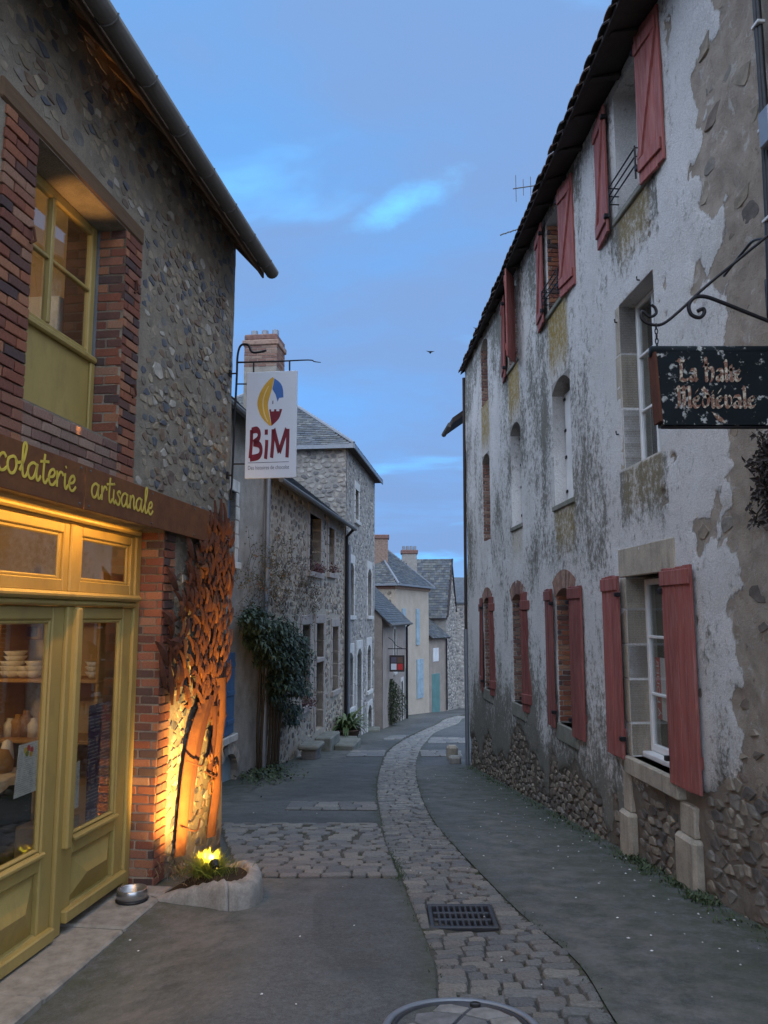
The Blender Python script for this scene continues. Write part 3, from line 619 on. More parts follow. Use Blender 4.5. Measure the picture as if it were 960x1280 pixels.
def shutter(parent, x0, x1, z0, z1, y, mat='shutter_red', n=4, brace=None, seed=0, ang=0., battens=True, hinge=1):
    r = random.Random(seed); th = .030; mb = MB(); wd = x1-x0
    px_, py_ = (x0 if hinge < 0 else x1), y
    if battens:
        for f in ((.07, .15), (.85, .93)): mb.cbox(x0+.02, x1-.02, y+th, y+th+.024, z0+(z1-z0)*f[0], z0+(z1-z0)*f[1], .006)
        if brace:
            za, zb = z0+(z1-z0)*.155, z0+(z1-z0)*.845; a, b = (x0+.05, x1-.05) if brace > 0 else (x1-.05, x0+.05); wv = .035
            mb.prism([(a-wv, za), (a+wv, za), (b+wv, zb), (b-wv, zb)], y+th+.001, y+th+.022)
    else:
        mb.cbox(x0-.004, x1+.004, y+th, y+th+.016, z1-.16, z1-.03, .005)
    o = mk('shutter', mb, mat, parent, at=(px_, py_, z0)); w_ = wd/n
    if not battens: m = MB(); m.cbox(x0+.02, x1-.02, y-.025, y, z0+.2, z0+.3, .005); mk('batten', m, mat, o)
    for i in range(n):
        m = MB(); m.cbox(x0+i*w_+.002, x0+(i+1)*w_-.002, y, y+th+r.uniform(-.002, .002), z0+r.uniform(-.012, .004), z1+r.uniform(-.012, .006), .005); mk('plank', m, mat, o)
    for f in (.11, .89): m = MB(); hx = x1+.03 if hinge > 0 else x0-.03; m.cbox(min(hx, px_-.02*hinge), max(hx, px_-.02*hinge), y+.0, y+th+.03, z0+(z1-z0)*f-.022, z0+(z1-z0)*f+.022, .005); mk('hinge', m, 'iron', o)
    o.rotation_euler = (0, 0, ang); return o
def jambs(parent, x0, x1, z0, z1, mat, depth, wd=.2, seed=0, y=.004, lintel=.22, sill=.14, sides=(1, 1), n=5):
    r = random.Random(seed); ext = {}
    for sd_, xs in ((0, x0), (1, x1)):
        if not sides[sd_]: continue
        zs = [z0]+[z0+(z1-z0)*(k+r.uniform(-.15, .15))/n for k in range(1, n)]+[z1]
        for k in range(n):
            ww = wd*(1.15 if k % 2 else .8)*r.uniform(.9, 1.1); a, b = (xs-ww, xs) if sd_ == 0 else (xs, xs+ww)
            m = MB(); m.cbox(a, b, -depth, y+r.uniform(-.003, .004), zs[k]+.004, zs[k+1]-.004, .008); mk('jamb_stone', m, mat, parent)
    if lintel: m = MB(); m.cbox(x0-wd, x1+wd, -depth, y+.006, z1, z1+lintel, .012); mk('lintel', m, mat, parent)
    if sill: m = MB(); m.cbox(x0-wd*.6, x1+wd*.6, -depth, y+.05, z0-sill, z0, .012); mk('sill', m, mat, parent)
def skin(x0, x1, z0, z1, holes, step, yfun, mask=None, depth=.3, stepz=None):
    """fine wall surface with real openings (reveals included)"""
    def lines(a, b, st, marks):
        L = list(np.arange(a, b, st))+[b]; marks = sorted(set(m for m in marks if a < m < b))
        L = [v for v in L if all(abs(v-m) > st*.45 for m in marks)]+marks; return np.array(sorted(L))
    XS = lines(x0, x1, step, [h[0] for h in holes]+[h[1] for h in holes]); ZS = lines(z0, z1, stepz or step, [h[2] for h in holes]+[h[3] for h in holes])
    XX, ZZ = np.meshgrid(XS, ZS); YY = yfun(XX, ZZ)
    for h in holes:
        e = 1e-6; near = (XX >= h[0]-e) & (XX <= h[1]+e) & (ZZ >= h[2]-e) & (ZZ <= h[3]+e); YY = np.where(near, 0., YY)
    nx = len(XS); V = np.stack([XX, YY, ZZ], -1).reshape(-1, 3)
    xc = (XS[:-1]+XS[1:])/2; zc = (ZS[:-1]+ZS[1:])/2; XC, ZC = np.meshgrid(xc, zc); keep = np.ones(XC.shape, bool)
    for h in holes: keep &= ~((XC > h[0]) & (XC < h[1]) & (ZC > h[2]) & (ZC < h[3]))
    jj, ii = np.nonzero(keep); a = jj*nx+ii; Fq = np.stack([a+1, a, a+nx, a+nx+1], -1)
    mb = MB(); mb.v = [tuple(v) for v in V.tolist()]; mb.f = [tuple(f) for f in Fq.tolist()]
    for h in holes:
        b = len(mb.v); P = [(h[0], h[2]), (h[1], h[2]), (h[1], h[3]), (h[0], h[3])]
        mb.v += [(p[0], 0., p[1]) for p in P]+[(p[0], -depth, p[1]) for p in P]; mb.f += [(b+k, b+(k+1) % 4, b+4+(k+1) % 4, b+4+k) for k in range(4)]
    extra = sum(8 for _ in holes)
    return mb, XX, ZZ, extra

# ------------------------------------------------------------------ white rendered house on the right
HX0, HX1, HTOP = -17.0, .05, 7.33
WN = {'g1': (-10.74, -9.69, .24, 2.02), 'g2': (-7.86, -7.10, .24, 1.99), 'g3': (-5.22, -4.42, .24, 1.99), 'g4': (-2.62, -1.88, .24, 1.99),
      'm1': (-10.71, -9.80, 3.13, 4.88), 'm2': (-8.00, -7.17, 3.10, 4.78), 'm3': (-5.26, -4.55, 3.10, 4.82), 'm4': (-2.70, -1.96, 3.10, 4.82),
      't1': (-10.67, -9.88, 5.84, 7.22), 't2': (-7.93, -7.12, 5.84, 7.16), 't3': (-5.25, -4.52, 5.84, 7.16), 't4': (-2.68, -1.96, 5.84, 7.16),
      'g0': (-15.2, -14.2, .24, 2.02), 'm0': (-15.2, -14.2, 3.13, 4.88), 't0': (-15.2, -14.3, 5.84, 7.2)}
GRW = lambda x: RW.g(x)
house = thing('rendered_house', 'long white lime-rendered house with red shutters along the right of the lane', 'house', RW, (-8.5, 0, GRW(-8.5)))
holes = list(WN.values())
vG = np.vectorize(GRW)
def peel_f(x, z):
    gz = z-vG(x); n = fbm(x*1.1, z*.9, 31, 5); n2 = fbm(x*3.2, z*3.0, 41, 5, .6); tongues = np.zeros_like(x)
    for c, wd in ((-8.85, .22), (-6.3, .25), (-3.6, .35), (-1.2, .4), (-9.3, .12)): tongues = np.maximum(tongues, np.exp(-((x-c)/wd)**2))
    lim = .55+.95*(n-.35)+.25*(x < -11)-.45*tongues; base = 1-sstep(-.16, .16, gz-lim-.55*(n2-.5)); near = sstep(-.22, .22, -(x+11.75)+1.5*(n-.5)+1.1*(n2-.5)-.35*(z > 6.2))
    spots = sstep(.70, .74, n2)*sstep(-9.5, -11, x)
    return np.maximum(np.maximum(base, near), spots)
def plaster_y(x, z):
    p = peel_f(x, z); n = fbm(x*2.1, z*2.1, 51, 5); f = fbm(x*11, z*11, 61, 3)
    low = 1-sstep(.7, 1.3, z-vG(x)); return .002+.028*(n-.5)+.008*(f-.5)-p*(.020+.014*low+.055*(fbm(x*5, z*5, 71, 5, .6)-.45))
mb, XX, ZZ, ex = skin(HX0, HX1, -1.75, HTOP, holes, .034, plaster_y, stepz=.036)
wall_r = mk('wall', mb, 'weathered_plaster', house, True)
pl = peel_f(XX, ZZ); B = np.clip(.10+.75*sstep(-10.9, -8.4, XX)*(.18+1.5*(fbm(XX*.9, ZZ*.6, 81, 4)-.36))+.40*(fbm(XX*2.2, ZZ*.7, 85, 3)-.5)+.30*(1-sstep(.6, 2.2, ZZ-vG(XX)))+.35*(1-sstep(.3, 1.1, ZZ-vG(XX)))+.18*sstep(6.2, 7.2, ZZ), 0, 1)
Gc = np.zeros_like(XX)
for k, s_, L_ in (('t1', .55, .6), ('t2', 1., 1.0), ('t3', 1., 1.0), ('t4', .9, 1.), ('m2', .55, .7), ('m3', .4, .6), ('m1', .35, .5)):
    x0, x1, z0, _ = WN[k]; inx = sstep(-.10, .06, (x1-x0)/2-np.abs(XX-(x0+x1)/2)+.18*(fbm(XX*4, ZZ*1.2, 91, 3)-.5)); Gc = np.maximum(Gc, s_*inx*sstep(z0-L_*1.15, z0-L_*.55, ZZ)*(ZZ < z0+.03))
for k in ('m1', 'g1', 't1'):
    x0, x1, z0, _ = WN[k]; B = np.maximum(B, .65*(np.abs(XX-(x0+x1)/2) < .62)*sstep(z0-1.1, z0-.2, ZZ)*(ZZ < z0))
cl = np.zeros((len(mb.v), 4), np.float32); n_ = XX.size; cl[:n_, 0] = pl.ravel(); cl[:n_, 1] = Gc.ravel(); cl[:n_, 2] = B.ravel(); cl[n_:, 2] = .1; cl[:, 3] = 1
ca = wall_r.data.color_attributes.new('mask', 'FLOAT_COLOR', 'POINT'); ca.data.foreach_set('color', cl.ravel())
polys = []
for p in vcells(-17, 0, -1.7, 1.6,   .165, .092, .47, 12)+vcells(-17, -11.2, 1.7, 7.2, .27, .17, .43, 13):
    cx = sum(a for a, _ in p)/len(p); cz = sum(b for _, b in p)/len(p)
    if cz < GRW(cx)-.06: continue
    pv = float(peel_f(np.array([cx]), np.array([cz]))[0])
    if pv > .55 and (cz < GRW(cx)+1.0 or rng.random() < .22): polys.append(p)
polys = outside(polys, [(h[0]-.25, h[1]+.25, h[2]-.2, h[3]+.3) for h in holes]+[(-9.68, -9.36, -2, .3), (-11.12, -10.70, -2, .3)], 0)
rubble(wall_r, 'rubble', RW, polys, 5, (.004, .024), .006, 300, (.74, 1.06), y=-.030)
mb = MB(); mb.box(HX0, HX1, -7.2, -7.0, -2.2, HTOP); mk('back_wall', mb, 'cement', house)
for xx in (HX0, HX1-.25):
    mb = MB(); mb.prism([(-.04, -2.2), (-7.0, -2.2), (-7.0, HTOP), (-3.6, 10.1), (-.04, HTOP)], xx, xx+.25, 'x'); mk('gable_wall', mb, 'grey_mortar', house)
for zf in (2.45, 5.35): mb = MB(); mb.box(HX0+.25, HX1-.25, -7.0, -.31, zf, zf+.2); mk('floor', mb, 'dark_interior', house)
mb = MB(); mb.box(HX0+.25, HX1-.25, -3.0, -2.9, -1.5, 7.1); mk('partition', mb, 'dark_interior', house)
# brick reveals on the far jambs of the older windows
for k in ('g2', 'g3', 'g4', 'm4', 't2', 't3', 't4'):
    x0, x1, z0, z1 = WN[k]; bricks(wall_r, 'brick' if k in ('g2', 't2') else 'old_brick', 'side-', -.26, -.004, z0+.02, z1-.02, x1-.012, L=.2, H=.055, D=.05, proud=.012, seed=3)
def seg_arch(k, mat, rise, over, nb):
    x0, x1, z0, z1 = WN[k]; w_ = x1-x0; rad = (w_*w_/4+rise*rise)/(2*rise); cx, cz = (x0+x1)/2, z1-rad; th = math.asin(w_/2/rad)
    for sg in (-1, 1):                                            # spandrels that round the head of the opening
        pts = [(cx+sg*w_/2, z1)]+[(cx+sg*rad*math.sin(th*t/5), cz+rad*math.cos(th*t/5)) for t in range(5, -1, -1)]
        m = MB(); m.prism(pts if sg < 0 else pts[::-1], -.24, .004); mk('arch_spandrel', m, mat, wall_r)
    if over:
        for i in range(nb):
            a0, a1 = -th*1.08+(2.16*th)*i/nb+.008, -th*1.08+(2.16*th)*(i+1)/nb-.008; r0, r1 = rad+.0, rad+over
            m = MB(); m.prism([(cx+r_*math.sin(a), cz+r_*math.cos(a)) for r_, a in ((r0, a0), (r0, a1), (r1, a1), (r1, a0))], -.1, .012+rng.uniform(-.004, .004)); mk('brick', m, 'old_brick', wall_r)
seg_arch('g2', 'old_brick', .10, .24, 14); seg_arch('g3', 'old_brick', .10, .22, 14); seg_arch('g4', 'old_brick', .10, .2, 13)
for k in ('m2', 'm3', 'm4'): seg_arch(k, 'pale_plaster', .15, 0, 0)
for k in ('t3', 't4'): seg_arch(k, 'pale_plaster', .12, 0, 0)
# stone dressings of the two near windows
jambs(wall_r, *WN['g1'], 'dressed_stone', .24, .17, 4, .006, .30, .17); jambs(wall_r, *WN['m1'], 'dressed_stone', .22, .14, 6, .004, .0, .0, (0, 1), 3)
for k, wd in (('t1', .1), ('t2', .08), ('t3', .08), ('m2', .06), ('m3', .06)): x0, x1, z0, z1 = WN[k]; m = MB(); m.cbox(x0-wd, x1+wd, -.24, .03, z0-.07, z0, .01); mk('sill', m, 'mossy_stone', wall_r)
for k in ('g2', 'g3', 'g4'): x0, x1, z0, z1 = WN[k]; m = MB(); m.cbox(x0-.08, x1+.08, -.24, .03, z0-.22, z0, .012); mk('sill', m, 'mossy_stone', wall_r)
for xa, xb in ((-9.62, -9.42), (-11.06, -10.78)):
    g = GRW((xa+xb)/2); m = MB(); m.cbox(xa, xb, -.06, .012, g+.42, .06, .012); o = mk('pilaster', m, 'dressed_stone', wall_r)
    m = MB(); m.cbox(xa-.05, xb+.05, -.06, .055, g-.08, g+.42, .03); mk('plinth', m, 'dressed_stone', o)
# windows
x0, x1, z0, z1 = WN['g1']; window(wall_r, x0, x1, z0+.06, z1-.02, -.19, 'white_paint', ((x0+x1)/2,), (.86, 1.42), .06)
m = MB(); m.cbox(x0, x1, -.24, -.10, z0, z0+.058, .01); mk('window_board', m, 'white_paint', wall_r)
x0, x1, z0, z1 = WN['g2']; window(wall_r, x0, x1, z0+.02, z1-.01, -.21, 'white_paint', ((x0+x1)/2,), (.86, 1.42), .055)
for k in ('g3', 'g4', 't1', 't2', 't3', 't4', 'm4'): x0, x1, z0, z1 = WN[k]; window(wall_r, x0, x1, z0+.01, z1-.01, -.24, 'white_paint', ((x0+x1)/2,), (z0+(z1-z0)*.36, z0+(z1-z0)*.68))
x0, x1, z0, z1 = WN['m1']; window(wall_r, x0, x1, z0, z1, -.17, 'white_paint', ((x0+x1)/2,), (3.72, 4.3), .05)
for k in ('m2', 'm3'):
    x0, x1, z0, z1 = WN[k]; xm = (x0+x1)/2
    for i, (a, b) in enumerate(((x0+.10, xm-.003), (xm+.003, x1-.02))):
        m = MB(); m.cbox(a, b, -.20, -.165, z0+.01, z1-.13, .006); o = mk('white_board', m, 'white_paint', wall_r)
        for f in (.12, .4, .62, .88):
            if i: m = MB(); m.cbox(b-.06, b+.012, -.165, -.150, z0+(z1-z0)*f-.02, z0+(z1-z0)*f+.02, .004); mk('hinge', m, 'iron', o)
# shutters
x0, x1, z0, z1 = WN['g1']
shutter(house, x0-.555, x0-.01, .20, 2.05, .045, 'shutter_red', 4, None, 1, .03, False, 1); shutter(house, x1+.06, x1+.56, .20, 2.05, .045, 'shutter_red', 4, None, 2, -.02, False, -1)
x0, x1, z0, z1 = WN['g2']; shutter(house, x0-.42, x0-.01, .17, 2.0, .04, 'shutter_dark', 4, None, 3, .06, False, 1); shutter(house, x1+.03, x1+.43, .17, 2.0, .04, 'shutter_dark', 4, None, 4, -.05, False, -1)
x0, x1, z0, z1 = WN['g3']; shutter(house, x0-.42, x0-.01, .17, 2.0, .03, 'shutter_dark', 4, 1, 5, .22, True, 1)
x0, x1, z0, z1 = WN['g4']; shutter(house, x0-.38, x0-.01, .17, 2.0, .03, 'shutter_dark', 4, 1, 6, .25, True, 1); shutter(house, x1+.03, x1+.40, .17, 2.0, .03, 'shutter_dark', 4, -1, 7, -.1, True, -1)
x0, x1, z0, z1 = WN['t1']; shutter(house, x0-.46, x0-.0, 5.74, 7.30, .05, 'shutter_red', 4, -1, 8, .10, True, 1); shutter(house, x1+.12, x1+.58, 5.74, 7.22, .05, 'shutter_red', 4, -1, 9, -.10, True, -1)
x0, x1, z0, z1 = WN['t2']; shutter(house, x0-.46, x0-.0, 5.74, 7.22, .05, 'shutter_red', 4, -1, 10, .12, True, 1); shutter(house, x1+.05, x1+.50, 5.74, 7.22, .05, 'shutter_red', 4, -1, 11, -.10, True, -1)
x0, x1, z0, z1 = WN['t3']; shutter(house, x0-.40, x0-.0, 5.74, 7.20, .04, 'shutter_red', 4, -1, 12, -.55, True, 1); shutter(house, x1+.05, x1+.47, 5.74, 7.22, .04, 'shutter_red', 4, -1, 13, -.14, True, -1)
for k in ('t1', 't2'):
    x0, x1, z0, z1 = WN[k]; mb = MB()
    for dz in (.12, .21, .30): mb.tube([(x0+.02, -.01, z0+dz), (x0+.02, .10, z0+dz), (x1-.02, .10, z0+dz), (x1-.02, -.01, z0+dz)], .008, 6)
    for i in range(2): mb.tube([((x0, x1)[i]+(.02, -.02)[i], .10, z0-.02), ((x0, x1)[i]+(.02, -.02)[i], .10, z0+.32)], .010, 6)
    mk('guard_rail', mb, 'iron', house)
for (px_, py_) in ((772, 403), (800, 350), (774, 543)):
    x, z = RW.px(px_, py_); mb = MB(); mb.tube([(x, -.02, z), (x, .03, z), (x, .033, z+.035)], .008, 6); mk('hinge_pin', mb, 'iron', house)
# roof with an overhanging row of clay tiles
def eave_d(x): return .067-.0298*x
ez = 7.24; roof = MB(); N_ = 20; xs = [HX0-.2+(HX1+.25-HX0+.2)*i/N_ for i in range(N_+1)]
for x in xs: d = eave_d(x); roof.v += [(x, d, ez), (x, d, ez+.05), (x, -3.6, 10.2), (x, -7.4, 7.2), (x, -7.4, 7.1), (x, -3.6, 10.08), (x, .0, HTOP+.02)]
roof.f = [(i*7+k, i*7+(k+1) % 7, (i+1)*7+(k+1) % 7, (i+1)*7+k) for i in range(N_) for k in range(7)]+[tuple(range(7)), tuple(N_*7+k for k in range(6, -1, -1))]
rf = mk('roof', roof, 'black_wood', house); nT = 78
for i in range(nT):
    x = HX0-.1+(HX1+.25-HX0)*(i+.5)/nT; d = eave_d(x); m = MB(); hw = .10; sl = (10.2-ez)/(3.6+d); ro = rng.uniform(-.015, .015)
    for j, (yy, zz) in enumerate(((d+.06+ro, ez+.03), (d-.45, ez+.03+sl*.51))):
        for a in range(7): t_ = math.pi*a/6; m.v.append((x-math.cos(t_)*hw*(1-.15*j), yy, zz+.035*math.sin(t_)-.005))
    m.f = [(a, a+1, 8+a, 7+a) for a in range(6)]
    m.v += [(v[0], v[1], v[2]-.016) for v in m.v]; m.f += [(14+a+1, 14+a, 21+a, 22+a) for a in range(6)]+[(a+1, a, 14+a, 15+a) for a in range(6)]
    mk('roof_tile', m, 'roof_clay', rf)
for i in range(26):
    x = HX0+.3+i*.66; d = eave_d(x)-.05; m = MB(); m.prism([(d, ez-.005), (-.02, HTOP-.045), (-.02, HTOP+.0), (d, ez-.001)], x-.04, x+.04, 'x'); mk('rafter', m, 'black_wood', rf)
m = MB(); m.tube([(HX1+.02, .05, GRW(HX1)-.1), (HX1+.02, .05, 1.35)], .045, 10); mk('downpipe', m, 'galvanised', house)
m = MB(); m.tube([(HX1+.02, .045, 1.35), (HX1+.02, .02, 7.1)], .035, 10); mk('downpipe', m, 'black_wood', house)
# the To Let notice behind the near ground-floor window
x0, x1, z0, z1 = WN['g1']; px0, px1, pz0, pz1 = -10.49, -10.02, .62, 1.22   # left pane pair when seen from the street
px0, px1 = (x0+x1)/2+.06, x1-.10
t = thing('rental_notice', 'red and white A LOUER notice behind the near ground-floor window', 'poster', RW, ((px0+px1)/2, -.235, pz0))
m = MB(); m.box(px0, px1, -.237, -.234, pz0, pz1); mk('sheet', m, 'poster_white', t)
m = MB(); m.box(px1-.115, px1, -.234, -.2325, pz0, pz1); mk('red_band', m, 'poster_red', t)

# ------------------------------------------------------------------ lettering
def font_mesh(txt, size):
    """plain lettering as triangles: list of (x, y) and faces"""
    cu = bpy.data.curves.new('tmp', 'FONT'); cu.body = txt; cu.size = size; cu.resolution_u = 3; o = bpy.data.objects.new('tmp', cu); COL.objects.link(o)
    dg = bpy.context.evaluated_depsgraph_get(); dg.update(); me = o.evaluated_get(dg).to_mesh(); V = [(v.co.x, v.co.y) for v in me.vertices]; Fs = [tuple(p.vertices) for p in me.polygons]
    bpy.data.objects.remove(o); bpy.data.curves.remove(cu); return V, Fs
def ribbon(mb, pts, fmap, w, nib=None, th=.004):
    """stroke with thickness: pts 2-D path, fmap(x, y, depth) -> 3-D"""
    P = [Vector((p[0], p[1], 0)) for p in pts]; n = len(P); A = []; Bq = []
    for i, p in enumerate(P):
        t = (P[min(i+1, n-1)]-P[max(i-1, 0)]); t = t.normalized() if t.length > 1e-9 else Vector((1, 0, 0)); s = Vector(nib)*.5 if nib else Vector((-t.y, t.x, 0))*w*.5
        if nib: s = Vector((s[0], s[1], 0))+Vector((-t.y, t.x, 0))*w*.12
        A.append(p+s); Bq.append(p-s)
    V = [fmap(a.x, a.y, th) for a in A]+[fmap(b.x, b.y, th) for b in Bq]+[fmap(a.x, a.y, 0) for a in A]+[fmap(b.x, b.y, 0) for b in Bq]
    Fs = [(i, i+1, n+i+1, n+i) for i in range(n-1)]+[(2*n+i, 2*n+i+1, i+1, i) for i in range(n-1)]+[(n+i, n+i+1, 3*n+i+1, 3*n+i) for i in range(n-1)]+[(0, n, 3*n, 2*n), (n-1, 3*n-1+0, 4*n-1, 2*n-1)]
    mb.add(V, Fs)
SCRIPT = {
 'a': (1.05, [[(.75,.85),(.45,1.),(.12,.75),(.05,.35),(.25,.02),(.55,.2),(.75,.85)], [(.78,1.),(.72,.4),(.8,.05),(.95,.1),(1.1,.35)]]),
 'o': (.95, [[(.45,1.),(.12,.8),(.05,.4),(.25,.02),(.55,.1),(.7,.5),(.62,.9),(.45,1.)], [(.62,.9),(.8,.72),(1.,.8)]]),
 'l': (.6, [[(0,.3),(.3,1.),(.45,1.75),(.33,2.),(.2,1.7),(.2,.6),(.3,.05),(.5,.1),(.62,.35)]]),
 't': (.62, [[(.32,1.75),(.25,.8),(.28,.15),(.45,.02),(.65,.3)], [(-.05,1.22),(.3,1.3),(.68,1.36)]]),
 'e': (.72, [[(.05,.45),(.45,.55),(.6,.8),(.45,1.),(.2,.8),(.1,.4),(.25,.05),(.5,.05),(.75,.35)]]),
 'r': (.68, [[(.08,1.),(.12,.5),(.12,0)], [(.12,.5),(.35,.95),(.55,.95),(.64,.78)]]),
 'i': (.45, [[(.15,1.),(.14,.3),(.25,.03),(.45,.3)], [(.16,1.36),(.22,1.44)]]),
 's': (.62, [[(.52,.85),(.35,1.),(.15,.8),(.45,.45),(.4,.1),(.2,0),(.02,.15)]]),
 'n': (.85, [[(.08,1.),(.1,.5),(.1,0)], [(.1,.55),(.35,1.),(.55,.85),(.57,.3),(.66,.05),(.85,.3)]]),
 'c': (.68, [[(.6,.8),(.4,1.),(.12,.75),(.07,.35),(.25,.03),(.5,.08),(.7,.3)]]),
 'h': (.82, [[(0,.3),(.28,1.5),(.25,1.95),(.14,1.7),(.1,.8),(.1,0)], [(.1,.55),(.35,1.),(.52,.85),(.54,.3),(.62,.05),(.82,.3)]])}
BLACK = {
 'L': (1.15, [[(.05,1.9),(.35,1.6),(.3,.25),(.1,.0)], [(.25,.18),(.6,.0),(1.05,.15)], [(.3,1.6),(.75,1.85)]]),
 'H': (1.25, [[(.0,1.75),(.3,1.95),(.3,.15),(.45,0)], [(.3,1.),(.75,1.15),(.95,.9),(.9,.3),(.7,-.15)], [(.05,1.35),(.55,1.45)]]),
 'M': (1.5, [[(.0,1.5),(.3,1.8),(.3,.15),(.1,0)], [(.3,1.5),(.65,1.8),(.75,1.6),(.75,.2),(.6,0)], [(.75,1.5),(1.1,1.8),(1.25,1.5),(1.2,.2),(1.4,.05)]]),
 'a': (.8, [[(.1,.95),(.45,1.),(.58,.8),(.58,.12),(.75,0)], [(.55,.55),(.2,.5),(.1,.2),(.3,0),(.58,.2)]]),
 'l': (.48, [[(.1,1.8),(.22,1.6),(.22,.15),(.4,0)]]), 't': (.55, [[(.22,1.4),(.22,.15),(.45,0)], [(.02,.98),(.5,1.02)]]),
 'e': (.72, [[(.5,.85),(.35,1.),(.12,.8),(.12,.2),(.3,0),(.6,.15)], [(.14,.5),(.55,.7),(.45,.95)]]),
 'é': (.72, [[(.5,.85),(.35,1.),(.12,.8),(.12,.2),(.3,0),(.6,.15)], [(.14,.5),(.55,.7),(.45,.95)], [(.25,1.3),(.5,1.6)]]),
 'd': (.8, [[(.15,1.75),(.5,1.2),(.62,.7),(.5,.1),(.3,0),(.12,.25),(.12,.75),(.4,1.),(.6,.85)]]),
 'i': (.42, [[(.05,.9),(.18,1.),(.18,.12),(.35,0)], [(.15,1.35),(.25,1.42)]]), 'v': (.75, [[(.05,1.),(.15,.9),(.18,.2),(.35,0),(.6,.25),(.6,.8),(.42,1.05)]])}
def write(parent, name, txt, font, fmap, sx, sy, w, mat, nib=None, gap=.0):
    """each letter a part of the sign"""
    cx = 0.
    for ch in txt:
        if ch == ' ': cx += .55; continue
        adv, st = font[ch]; mb = MB()
        for path in st: ribbon(mb, [((p.x+cx)*sx, p.y*sy) for p in smooth_path([(a, b, 0) for a, b in path], 6)], fmap, w, nib)
        mk('letter', mb, mat, parent); cx += adv+gap
    return cx*sx
# letters of the notice, reading upwards on the red band (street side)
V, Fs = font_mesh('À LOUER', .092); xm = max(a for a, _ in V); kx = .56/xm; mb = MB(); mb.add([(px1-.018-b*1.05, -.2315, pz0+.02+a*kx) for a, b in V], Fs); mk('lettering', mb, 'poster_white', t)
V, Fs = font_mesh('06 43 29 17', .05); mb = MB(); mb.add([(px1-.17-b, -.2325, pz0+.05+a*1.5) for a, b in V], Fs)

# ------------------------------------------------------------------ hanging inn sign on the right
SD = 4.25; sl = CAM+ray(818, 432)*((SD-0)/ray(818, 432).y); sb = CAM+ray(826, 533)*(SD/ray(826, 533).y)
wx = wall_x(RW, SD); zt, zb = sl.z, sb.z; xL = sl.x; xR = xL+1.02
t = thing('inn_sign', 'weathered dark green hanging sign with worn blackletter lettering at the right edge', 'sign', None, (xL+.5, SD, zb))
m = MB(); m.prism([(xL+.035, zb+.012), (xR-.035, zb+.012), (xR-.01, zt-.03), (xL+.012, zt-.03)], SD+.012, SD+.10); body = mk('panel', m, 'sign_green', t)
m = MB(); m.prism([(xL+.012, zb+.03), (xL+.028, zb+.03), (xL+.010, zt-.035), (xL-.004, zt-.035)], SD+.0, SD+.10); mk('edge_strip', m, 'rust_dark', t)
m = MB(); m.tube([(xL-.008, SD+.05, zt-.018), (xR+.008, SD+.05, zt-.018)], .032, 12); mk('top_roll', m, 'sign_green', t, True)
m = MB(); m.tube([(xL+.03, SD+.04, zb+.006), (xR-.03, SD+.04, zb+.006)], .011, 8); mk('bottom_roll', m, 'iron', t, True)
fm = lambda ox, oz: (lambda x, y, d: (ox+x, SD+.012-d*.8, oz+y))
write(t, 'letter', 'La Halte', BLACK, fm(xL+.125, zt-.195), .056, .062, .020, 'worn_cream', (.012, .014, 0))
write(t, 'letter', 'Médiévale', BLACK, fm(xL+.105, zt-.345), .064, .062, .020, 'worn_cream', (.012, .014, 0))
V, Fs = None, None
m = MB(); m.prism([(xL+.30, zb+.085), (xL+.355, zb+.05), (xL+.375, zb+.02), (xL+.33, zb+.035)], SD+.009, SD+.012); mk('painted_scroll', m, 'worn_cream', t)
tb = thing('sign_bracket', 'black wrought iron scroll bracket carrying the inn sign', 'bracket', None, (wx, SD+.05, zt+.35))
def scroll(cx, cz, r0, turns, a0, sg, n=26): return [(cx+r0*(1-.72*k/n)*math.cos(a0+sg*turns*2*math.pi*k/n), SD+.05, cz+r0*(1-.72*k/n)*math.sin(a0+sg*turns*2*math.pi*k/n)) for k in range(n+1)]
B0 = CAM+ray(805, 383)*(SD/ray(805, 383).y); B1 = CAM+ray(960, 294)*(SD/ray(960, 294).y); bz = zt+.095
mp_ = lambda px, py: (lambda q: (q.x, SD+.05, q.z))(CAM+ray(px, py)*((SD+.05)/ray(px, py).y))
p = smooth_path([mp_(*q) for q in ((814, 381), (819, 385), (820, 392), (812, 396), (803, 389), (802, 398), (812, 405), (828, 405), (850, 388), (880, 360), (920, 327), (962, 293), (1040, 232), (1130, 180))], 5); m = MB(); m.tube(p, .0085, 8); mk('top_arm', m, 'iron', tb, True)
p = smooth_path([mp_(*q) for q in ((872, 389), (879, 386), (880, 392), (874, 397), (864, 393), (861, 382), (868, 372), (882, 371), (905, 379), (960, 401), (1040, 430), (1140, 470))], 5); m = MB(); m.tube(p, .011, 8); mk('scroll_arm', m, 'iron', tb, True)
for (px_, py_) in ((820, 405), (1010, 250)):
    a = Vector(mp_(px_, py_)); n = max(3, int((a.z-zt)/.028))
    for k in range(n):
        m = MB(); zc = a.z-(k+.5)*(a.z-zt)/n; hh = (a.z-zt)/n*.62; q = [(a.x+(.008*math.cos(u) if k % 2 else 0), SD+.05+(0 if k % 2 else .008*math.cos(u)), zc+hh*math.sin(u)) for u in [2*math.pi*i/10 for i in range(11)]]; m.tube(q, .0032, 5); mk('chain_link', m, 'iron', tb)
m = MB(); m.tube([(wx-.02, SD+.05, zt-.1), (wx-.02, SD+.05, 5.0)], .016, 8); mk('wall_bar', m, 'iron', tb)
